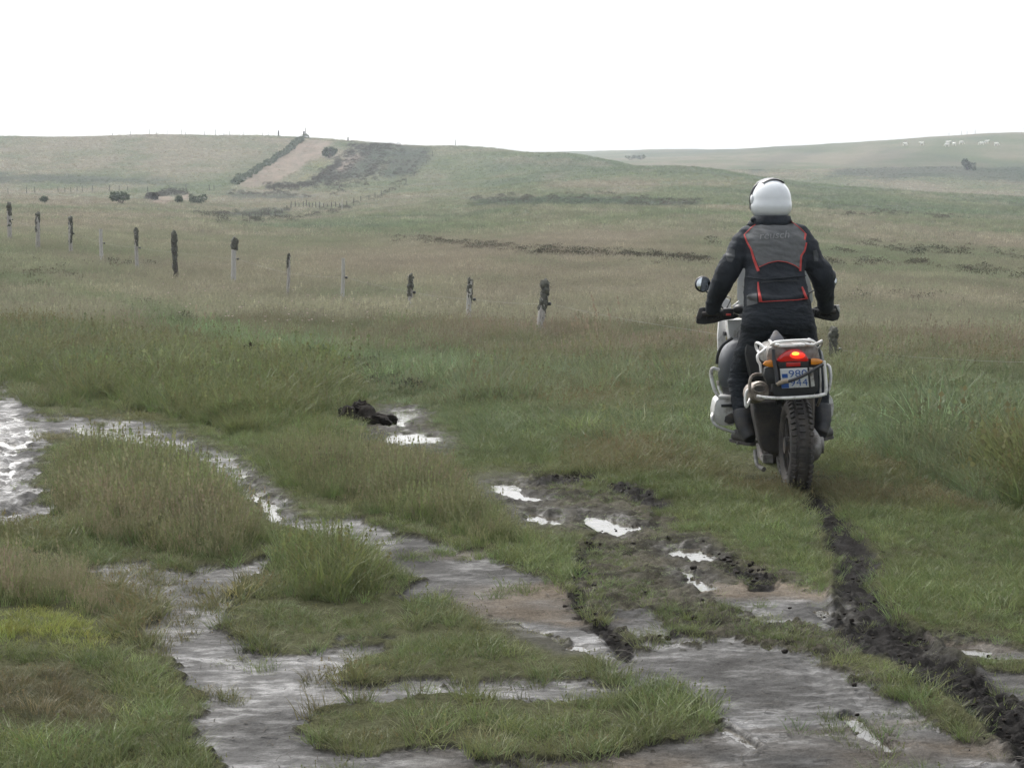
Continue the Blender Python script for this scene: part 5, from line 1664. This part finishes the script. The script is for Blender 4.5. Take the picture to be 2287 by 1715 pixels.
part(slab([(1808, 821), (1815, 821), (1820, 862), (1812, 864)], 12.0, 12.02, 0.002), "plate_edge_strip", M_silver)
# straps
part(MB().tube([W(1736, 857, 11.965), W(1760, 852, 11.95), W(1790, 841, 11.95), (W(1838, 814, 11.985))], 0.0105, 10), "rubber_strap", M_strap)
part(MB().tube([W(1735, 858, 11.962), W(1748, 853, 11.952), W(1760, 851, 11.948)], 0.015, 10), "strap_end", M_tape)
part(MB().tube([W(1727, 780, 12.0), W(1729, 805, 11.99), W(1734, 835, 11.97), W(1736, 858, 11.96)], 0.012, 10), "hanging_strap", M_strap)
part(slab([(1708, 822), (1732, 818), (1740, 845), (1734, 858), (1714, 858), (1706, 840)], 12.03, 12.10, 0.008), "tool_bag", M_black)
# pannier frames
part(MB().tube([W(1713, 776, 12.2), W(1700, 787, 12.16), W(1692, 794, 12.13), W(1693, 806, 12.12), W(1698, 815, 12.12), W(1701, 839, 12.12)], 0.0095, 10), "pannier_rail", M_white)
part(MB().tube([W(1700, 836, 12.10), W(1690, 836, 12.08), W(1680, 840, 12.07), W(1675, 852, 12.07), W(1675, 870, 12.07), W(1678, 886, 12.08)], 0.0105, 10), "pannier_loop", M_steel)
part(MB().tube([W(1676, 869, 12.2), W(1669, 873, 12.2), W(1666, 882, 12.2), W(1665, 896, 12.2), W(1667, 908, 12.2), W(1673, 897, 12.22), W(1676, 890, 12.24)], 0.0105, 10), "pannier_loop", M_white)
part(MB().tube([W(1840, 806, 12.06), W(1843, 835, 12.06), W(1845, 868, 12.06), W(1843, 881, 12.07)], 0.0110, 10), "pannier_rail", M_white)
part(MB().tube([W(1831, 822, 12.12), W(1832, 850, 12.12), W(1832, 880, 12.12)], 0.0075, 8), "pannier_rail", M_silver)
part(MB().tube([W(1690, 885, 12.02), W(1712, 888, 12.0), W(1745, 889, 12.0), W(1790, 887, 12.0), W(1825, 884, 12.02), W(1842, 880, 12.06)], 0.0105, 10), "cross_bar", M_white)
part(MB().tube([W(1833, 884, 12.06), W(1830, 895, 12.1), W(1826, 905, 12.2)], 0.010, 8), "rail_bracket", M_steel)
# silencer
ex = empty("silencer", W(1698, 872, 12.15) - bike.location); ex.parent = bike
cc = W(1698, 874, 12.10)
rings = []
for d, s in ((0.0, 0.90), (0.012, 1.0), (0.10, 1.04), (0.40, 1.04), (0.52, 0.8), (0.58, 0.4)):
    rings.append([cc + Vector((0.062 * s * math.cos(2 * math.pi * k / 24) + 0.005 * d, d, -0.12 * d + 0.068 * s * math.sin(2 * math.pi * k / 24))) for k in range(24)])
part(MB().ring_loft(rings), "can", M_steel, ex)
oc = W(1697, 868, 12.095)
part(MB().tube([oc + Vector((0.042 * math.cos(2 * math.pi * k / 24), -0.004, 0.024 * math.sin(2 * math.pi * k / 24))) for k in range(24)], 0.005, 8, 1, True), "outlet_ring", M_steel, ex)
v = [oc + Vector((0.041 * math.cos(2 * math.pi * k / 24), -0.0035, 0.023 * math.sin(2 * math.pi * k / 24))) for k in range(24)]
part(MB().prism(v, [p + Vector((0, 0.003, 0)) for p in v]), "outlet_mouth", M_rubber, ex)
# foot pegs
part(MB().tube([W(1700, 985, 12.98), W(1645, 990, 12.98)], 0.012, 8), "foot_peg", M_drive)
part(MB().tube([W(1790, 978, 12.98), W(1850, 980, 12.98)], 0.012, 8), "foot_peg", M_drive)
part(MB().tube([W(1664, 922, 12.95), W(1664, 940, 12.95), W(1680, 970, 12.97)], 0.010, 8), "frame_bracket", M_silver)

# ------------------------------------------------------------------ rider
M_jacket = pm("black_jacket_cloth", (0.018, 0.022, 0.028), 0.8, var=0.3, scale=8, bump=0.4, bscale=22, spec=0.3)
M_trouser = pm("black_riding_trousers", (0.013, 0.017, 0.022), 0.8, var=0.3, scale=8, bump=0.7, bscale=16, stretch=(1, 1, 2.6), spec=0.3)
M_panel = pm("grey_back_panel", (0.090, 0.094, 0.096), 0.8, var=0.15, scale=25, bump=0.25, bscale=35, sheen=0.1)
M_piping = pm("red_piping", (0.40, 0.036, 0.030), 0.6, var=0.12)
M_letter = pm("grey_embroidery", (0.19, 0.195, 0.195), 0.7, var=0.1)
M_boot = pm("dirty_black_boot", (0.024, 0.026, 0.030), 0.5, var=0.3, dirt=0.4, dirtcol=(0.075, 0.068, 0.060))
M_glove = pm("black_glove", (0.014, 0.015, 0.017), 0.65, var=0.3)
M_pad = pm("grey_elbow_patch", (0.040, 0.044, 0.046), 0.7, var=0.25, scale=30)
M_helmet = pm("white_helmet_shell", (0.64, 0.665, 0.68), 0.16, var=0.03, coat=0.6)
M_visor = pm("black_visor_trim", (0.012, 0.013, 0.014), 0.3, var=0.1)

for _m in (M_jacket, M_trouser):
    for _n in _m.node_tree.nodes:
        if _n.type == 'BUMP': _n.inputs['Distance'].default_value = 0.035

def solid_from(mb, voxel, name, smooth_it=6):
    """weld overlapping shapes into one continuous skin"""
    me = bpy.data.meshes.new(name)
    me.from_pydata([tuple(v) for v in mb.v], [], mb.f)
    bm = bmesh.new(); bm.from_mesh(me); bmesh.ops.recalc_face_normals(bm, faces=bm.faces); bm.to_mesh(me); bm.free()
    ob = bpy.data.objects.new(name, me); COL.objects.link(ob)
    r = ob.modifiers.new("r", 'REMESH'); r.mode = 'VOXEL'; r.voxel_size = voxel; r.use_smooth_shade = True
    s = ob.modifiers.new("s", 'SMOOTH'); s.iterations = smooth_it; s.factor = 0.5
    dg = bpy.context.evaluated_depsgraph_get()
    out = bpy.data.meshes.new_from_object(ob.evaluated_get(dg))
    V = np.array([v.co[:] for v in out.vertices]); F = [list(p.vertices) for p in out.polygons]
    bpy.data.objects.remove(ob); bpy.data.meshes.remove(me); bpy.data.meshes.remove(out)
    return V, F

body = MB()
def ell_ring(px, py, hw, y, hd, n=24):
    c = W(px, py, y); s = FPX / y
    out = []
    for k in range(n):
        a = 2 * math.pi * k / n
        ca, sa = math.cos(a), math.sin(a)
        out.append(Vector((c.x + hw / s * math.copysign(abs(ca) ** 0.85, ca), c.y + hd * math.copysign(abs(sa) ** 0.85, sa), c.z)))
    return out
tors = [(1721, 476, 30, 13.03, .065), (1721, 486, 36, 13.02, .075), (1723, 497, 47, 13.00, .09), (1725, 508, 61, 12.98, .115), (1728, 526, 76, 12.96, .135), (1731, 552, 75, 12.93, .14), (1731, 580, 69, 12.90, .135), (1732, 606, 66, 12.87, .13),
        (1732, 632, 68, 12.84, .13), (1734, 656, 72, 12.81, .135), (1736, 676, 75, 12.79, .14), (1737, 700, 80, 12.77, .15), (1738, 725, 83, 12.77, .15), (1739, 745, 78, 12.79, .12)]
body.ring_loft([ell_ring(*t) for t in tors])
arms = {
    'l': ([(1692, 516, 12.98), (1672, 526, 12.97), (1655, 548, 12.96), (1640, 580, 12.94), (1616, 622, 12.95), (1603, 652, 13.04), (1592, 684, 13.12), (1592, 698, 13.15)], [.060, .074, .082, .083, .078, .070, .058, .045]),
    'r': ([(1764, 516, 12.98), (1784, 526, 12.97), (1800, 548, 12.96), (1814, 580, 12.94), (1836, 618, 12.95), (1842, 650, 13.04), (1844, 682, 13.12), (1845, 696, 13.15)], [.060, .074, .082, .082, .086, .070, .058, .045]),
}
for k in arms: body.tube([W(*p) for p in arms[k][0]], arms[k][1], 16, 5)
legs = {
    'l': ([(1697, 728, 12.79), (1682, 768, 12.86), (1664, 812, 12.98), (1655, 845, 13.02), (1656, 885, 12.99), (1660, 925, 12.95), (1664, 950, 12.93)], [.122, .110, .096, .090, .082, .066, .058]),
    'r': ([(1780, 728, 12.79), (1792, 768, 12.86), (1808, 812, 12.98), (1820, 845, 13.02), (1826, 885, 12.99), (1833, 922, 12.95), (1836, 945, 12.93)], [.125, .118, .098, .090, .082, .066, .058]),
}
for k in legs: body.tube([W(*p) for p in legs[k][0]], legs[k][1], 16, 5)
# folds at waist, elbows and knees
body.tube([W(1668, 662, 12.70), W(1735, 668, 12.655), W(1806, 660, 12.70)], [.018, .022, .018], 8, 4)
BV, BF = solid_from(body, 0.011, "rider_body", 14)
# cloth wrinkles, as real relief
nx = fbm(BV[:, 0] * 9 + BV[:, 1] * 4, BV[:, 2] * 22 + BV[:, 0] * 3, 3, 501)
c_ = BV.mean(0)
foot = Vector((W(1730, 985, 12.98).x, 12.98, W(1730, 985, 12.98).z))
me = bpy.data.meshes.new("person")
bvh_tmp = BVHTree.FromPolygons([tuple(v) for v in BV], BF)
me.from_pydata((BV - np.array(foot)).tolist(), [], BF)
nr_ = np.zeros(len(me.vertices) * 3); me.vertices.foreach_get("normal", nr_); nr_ = nr_.reshape(-1, 3)
co = np.array([v.co[:] for v in me.vertices]) + nr_ * (nx * 0.012)[:, None]
me.vertices.foreach_set("co", co.ravel())
me.polygons.foreach_set("use_smooth", [True] * len(me.polygons))
me.materials.append(M_jacket); me.materials.append(M_trouser)
hem = W(1735, 678, 12.8).z
for p in me.polygons:
    c = np.mean([co[i] for i in p.vertices], axis=0) + np.array(foot)
    arm_side = (c[0] < W(1652, 690, 13.0).x or c[0] > W(1818, 690, 13.0).x) and c[1] > 12.85
    p.material_index = 1 if (c[2] < hem and not (c[2] > W(1735, 705, 13).z and arm_side)) else 0
me.update()
person = bpy.data.objects.new("person", me); COL.objects.link(person); person.location = foot
tag(person, "rider in black jacket with grey red-piped back and white helmet, standing on the motorcycle's pegs", "person")
bvh = BVHTree.FromPolygons([tuple(np.array(v.co) + np.array(foot)) for v in me.vertices], [list(p.vertices) for p in me.polygons])
CAM = Vector((0, 0, CAMZ))
def on_body(px, py, off):
    """the point of the rider's back behind a picture position, lifted off by a few millimetres"""
    d = (W(px, py, 12.9) - CAM).normalized()
    h, n, i, dist = bvh.ray_cast(CAM + d * 11.0, d)
    if h is None: return W(px, py, 12.85)
    return h - d * off + n * off * 0.3
def patch(poly, name, mat, off=0.004, step=2.5):
    """cloth panel sewn onto the back: outline filled with a fine grid that follows the body"""
    P = np.array(poly, float)
    bm = bmesh.new()
    vs_ = [bm.verts.new((p[0], p[1], 0)) for p in P]
    es = [bm.edges.new((vs_[i], vs_[(i + 1) % len(vs_)])) for i in range(len(vs_))]
    bmesh.ops.triangle_fill(bm, edges=es, use_beauty=True)
    for _ in range(7):
        long = [e for e in bm.edges if e.calc_length() > step]
        if not long: break
        bmesh.ops.subdivide_edges(bm, edges=long, cuts=1, use_grid_fill=False)
        bmesh.ops.triangulate(bm, faces=bm.faces)
    bm.verts.index_update()
    V = [on_body(v.co.x, v.co.y, off) for v in bm.verts]; F = [[v.index for v in f.verts] for f in bm.faces]
    bm.free()
    return mesh_obj(name, V, F, mat, person, 180)
def ribbon(pts, w0, w1, name, mat, off=0.006, n=24):
    L = np.array(pts, float); seg = np.hypot(*np.diff(L, axis=0).T); cum = np.concatenate([[0], np.cumsum(seg)])
    V, F = [], []
    for i in range(n + 1):
        s = cum[-1] * i / n
        a, b = np.interp(s, cum, L[:, 0]), np.interp(s, cum, L[:, 1])
        a2, b2 = np.interp(min(s + 1, cum[-1]), cum, L[:, 0]), np.interp(min(s + 1, cum[-1]), cum, L[:, 1])
        a1, b1 = np.interp(max(s - 1, 0), cum, L[:, 0]), np.interp(max(s - 1, 0), cum, L[:, 1])
        d = np.array([a2 - a1, b2 - b1]); d /= np.hypot(*d) + 1e-9
        w_ = (w0 + (w1 - w0) * i / n) / 2
        nrm2 = np.array([-d[1], d[0]]) * w_
        V += [on_body(a - nrm2[0], b - nrm2[1], off - 0.003), on_body(a - nrm2[0] * 0.5, b - nrm2[1] * 0.5, off + 0.002), on_body(a + nrm2[0] * 0.5, b + nrm2[1] * 0.5, off + 0.002), on_body(a + nrm2[0], b + nrm2[1], off - 0.003)]
        if i:
            k = 4 * i
            for q in range(3): F.append([k - 4 + q, k - 3 + q, k + 1 + q, k + q])
    return mesh_obj(name, V, F, mat, person, 180)
panel = patch([(1664, 524), (1680, 508), (1700, 494), (1720, 485), (1735, 483), (1750, 486), (1770, 498), (1788, 512), (1798, 522), (1800, 545), (1794, 566), (1788, 590), (1786, 602), (1775, 594), (1758, 587), (1738, 584), (1718, 588), (1696, 598), (1690, 585), (1682, 562), (1672, 545)], "back_panel", M_panel)
ribbon([(1663, 524), (1680, 507), (1700, 493), (1720, 484), (1733, 482), (1750, 485), (1770, 497), (1788, 511), (1799, 522)], 2.2, 2.2, "piping", M_piping)
ribbon([(1662, 524), (1668, 540), (1678, 558), (1684, 580), (1694, 606)], 3, 6.5, "piping", M_piping)
ribbon([(1799, 522), (1797, 536)], 5, 4, "piping", M_piping, n=6)
ribbon([(1801, 542), (1797, 560), (1789, 572), (1787, 606)], 4, 5, "piping", M_piping)
ribbon([(1695, 597), (1718, 587), (1738, 583), (1758, 586), (1775, 593), (1786, 601)], 2.0, 2.0, "piping", M_piping)
ribbon([(1693, 630), (1694, 645), (1699, 674)], 3, 8, "piping", M_piping)
ribbon([(1791, 641), (1796, 653), (1802, 668)], 4, 6, "piping", M_piping, n=10)
ribbon([(1700, 674), (1740, 672), (1780, 670), (1800, 667)], 1.8, 1.8, "piping", M_piping)
ribbon([(1666, 619), (1700, 624), (1740, 622), (1770, 619), (1800, 616)], 3.0, 3.0, "waist_seam", M_jacket, off=0.010)
ribbon([(1700, 632), (1730, 628), (1760, 627), (1785, 628)], 1.6, 1.6, "pocket_zip", M_pad, off=0.007)
patch([(1668, 660), (1690, 655), (1692, 678), (1668, 684)], "side_tab", M_panel, 0.005)
vs_, fs = text_mesh("reusch", 0.15)
mn, mx_ = vs_.min(0), vs_.max(0)
pts = []
for p in vs_:
    u = (p[0] - mn[0]) / (mx_[0] - mn[0]); v = (p[1] - mn[1]) / (mx_[1] - mn[1])
    pts.append(on_body(1697 + 66 * u, 535 - 3.5 * u - 16 * v, 0.0085))
mesh_obj("lettering", pts, fs, M_letter, person, 180)
patch([(1623, 560), (1630, 554), (1641, 558), (1641, 576), (1634, 586), (1625, 584), (1621, 574)], "elbow_patch", M_pad, 0.006)
patch([(1816, 560), (1824, 558), (1828, 572), (1827, 584), (1818, 584)], "elbow_patch", M_pad, 0.006)
mesh = MB().ell(W(1859, 617, 12.95), (0.024, 0.05, 0.042), 16, 10); mesh.build("elbow_guard", M_pad, person)
# collar
col = MB().ring_loft([ell_ring(1722, 505, 56, 12.985, .10), ell_ring(1721, 496, 49, 12.99, .100), ell_ring(1722, 488, 44, 13.0, .106), ell_ring(1724, 482.5, 41, 13.01, .108), ell_ring(1724, 482, 37, 13.01, .098)])
col.build("collar", M_jacket, person, 180)
MB().ell(W(1682, 491, 12.93), (0.018, 0.03, 0.02), 12, 8).build("collar_tab", M_jacket, person)

# helmet, head turned a little to the left
helmet = empty("helmet", W(1721, 445, 13.05) - person.location); helmet.parent = person
hc = W(1721.5, 446.5, 13.05)
hr = Matrix.Rotation(0.22, 3, 'Z')
sx, sz = 44.5 * 13.05 / FPX, 46.0 * 13.05 / FPX
def hshell(a0, a1, t0, t1, r, nu=40, nv=24):
    """patch of the helmet surface; angle 0 is straight back, t from crown (0) to rim"""
    v, f = [], []
    for i in range(nv + 1):
        th = t0 + (t1 - t0) * i / nv
        for j in range(nu + 1):
            ph = a0 + (a1 - a0) * j / nu
            low = max(0.0, -math.cos(th))
            k = 1.0 + 0.38 * low ** 1.2
            p = Vector((sx * math.sin(th) * math.sin(ph) * k, -0.148 * math.sin(th) * math.cos(ph) * k - 0.01 * low, sz * math.cos(th)))
            v.append(hc + hr @ (p * r))
    for i in range(nv):
        for j in range(nu):
            a = i * (nu + 1) + j
            f.append([a, a + nu + 1, a + nu + 2, a + 1])
    return v, f
MB().add(*hshell(-math.pi, math.pi, 0.0, 2.62, 1.0, 64, 32)).build("shell", M_helmet, helmet, 180)
MB().add(*hshell(math.radians(96), math.radians(264), 0.95, 2.05, 1.025)).build("visor", M_visor, helmet, 180)
tr = MB()
for s in (-1, 1):
    pts = []
    for k in range(9):
        th = 0.75 + (2.35 - 0.75) * k / 8
        ph = s * math.radians(97)
        pts.append(hc + hr @ Vector((sx * math.sin(th) * math.sin(ph), -0.148 * math.sin(th) * math.cos(ph), sz * math.cos(th))))
    MB().tube(pts, [0.010] + [0.013] * 7 + [0.010], 8, 3).build("visor_frame", M_visor, helmet)
    ph = s * math.radians(88)
    MB().ell(hc + hr @ Vector((sx * 1.0 * math.sin(ph), 0, 0.0)), (0.012, 0.026, 0.034), 14, 10).build("visor_pivot", M_helmet, helmet)
rings = []
for k in range(13):
    a = -0.62 + 1.24 * k / 12
    rr_ = 0.014 * math.cos(a / 0.62 * math.pi / 2) + 0.004
    c = hc + hr @ Vector((sx * math.sin(a), 0.012, sz * math.cos(a) - 0.001))
    rings.append([c + hr @ Vector((0, 0.075 * math.cos(2 * math.pi * q / 10), rr_ * 0.55 * math.sin(2 * math.pi * q / 10))) for q in range(10)])
MB().ring_loft(rings).build("crown_vent", M_visor, helmet)
pts = [hc + hr @ Vector((sx * math.sin(2.62) * math.sin(a) * 0.93, -0.148 * math.sin(2.62) * math.cos(a) * 0.93 - 0.008, sz * math.cos(2.62))) for a in np.linspace(0, 2 * math.pi, 33)[:-1]]
MB().tube(pts, 0.010, 8, 1, True).build("rim", M_visor, helmet)
MB().ell(W(1733, 468, 12.915), (0.008, 0.003, 0.006), 12, 8).build("helmet_badge", M_pad, helmet)
MB().ell(hc + Vector((0, 0.03, -0.03)), (0.085, 0.095, 0.125), 20, 14).build("head", pm("head_skin", (0.35, 0.22, 0.16), 0.6), helmet)  # head in one even skin colour

# gloves: palm, four fingers round the grip, thumb under it
def glove(cx, cy, s):
    g_ = MB()
    c = W(cx, cy, 13.15)
    wr = W(cx + s * 2, cy - 16, 13.12)
    g_.tube([wr, c + Vector((0, -0.012, 0.030))], [0.046, 0.044], 12, 1)
    g_.ell(c + Vector((0, -0.004, 0.022)), (0.052, 0.045, 0.026), 14, 10)
    for k in range(4):
        o_ = (k - 1.5) * 0.024
        ln = (0.92, 1.0, 0.97, 0.82)[k]
        q = c + Vector((s * o_, 0, 0))
        g_.tube([q + Vector((0, 0.006, 0.026)), q + Vector((0, 0.036 * ln, 0.018)), q + Vector((0, 0.040 * ln, -0.012)), q + Vector((0, 0.016, -0.031 * ln)), q + Vector((0, -0.008, -0.028 * ln))], [.012, .0118, .0112, .0105, .0085], 10, 4)
    th_ = c + Vector((-s * 0.050, -0.006, 0.012))
    g_.tube([th_ + Vector((s * 0.015, -0.012, 0.012)), th_ + Vector((-s * 0.004, -0.024, -0.004)), th_ + Vector((-s * 0.010, -0.016, -0.024)), th_ + Vector((-s * 0.006, 0.004, -0.030))], [.016, .014, .012, .009], 10, 4)
    V, F = solid_from(g_, 0.0045, "glove", 3)
    mesh_obj("glove", V, F, M_glove, person, 180)
glove(1592, 702, -1)
glove(1845, 698, 1)
# boots: shaft, heel, foot pointing a little outwards, sole
def boot(top, ankle, heel, toe, name="boot"):
    b = MB()
    T, A, H, O = [W(*p) for p in (top, ankle, heel, toe)]
    b.tube([T, T.lerp(A, 0.5), A], [0.074, 0.070, 0.062], 16, 3)
    b.tube([A, H + Vector((0, 0, 0.035))], [0.060, 0.048], 14, 2)
    b.tube([H + Vector((0, 0, 0.035)), H.lerp(O, 0.45) + Vector((0, 0, 0.050)), H.lerp(O, 0.8) + Vector((0, 0, 0.034)), O + Vector((0, 0, 0.028))], [0.044, 0.052, 0.048, 0.030], 16, 4)
    V, F = solid_from(b, 0.007, name, 4)
    o = mesh_obj(name, V, F, M_boot, person, 180)
    sm = MB()
    d = (O - H); d.z = 0; d.normalize(); sd2 = Vector((d.y, -d.x, 0))
    L = (O - H).length + 0.05
    outl = []
    for t_, w_ in ((-0.04, 0.022), (0.0, 0.034), (0.09, 0.032), (0.18, 0.044), (L - 0.05, 0.040), (L - 0.02, 0.024)):
        outl.append((t_, w_))
    loop = [H + d * a + sd2 * w_ for a, w_ in outl] + [H + d * a - sd2 * w_ for a, w_ in outl[::-1]]
    loop = [Vector((p.x, p.y, H.z + (O.z - H.z) * min(1, max(0, ((p - H).dot(d)) / L)))) for p in loop]
    sm.prism([p + Vector((0, 0, 0.008)) for p in loop], [p - Vector((0, 0, 0.012)) for p in loop], 0.003).build("sole", M_rubber, o)
boot((1659, 915, 12.96), (1664, 955, 12.92), (1676, 991, 12.88), (1640, 982, 13.09))
boot((1832, 905, 12.96), (1837, 945, 12.92), (1832, 980, 12.88), (1850, 976, 13.12))
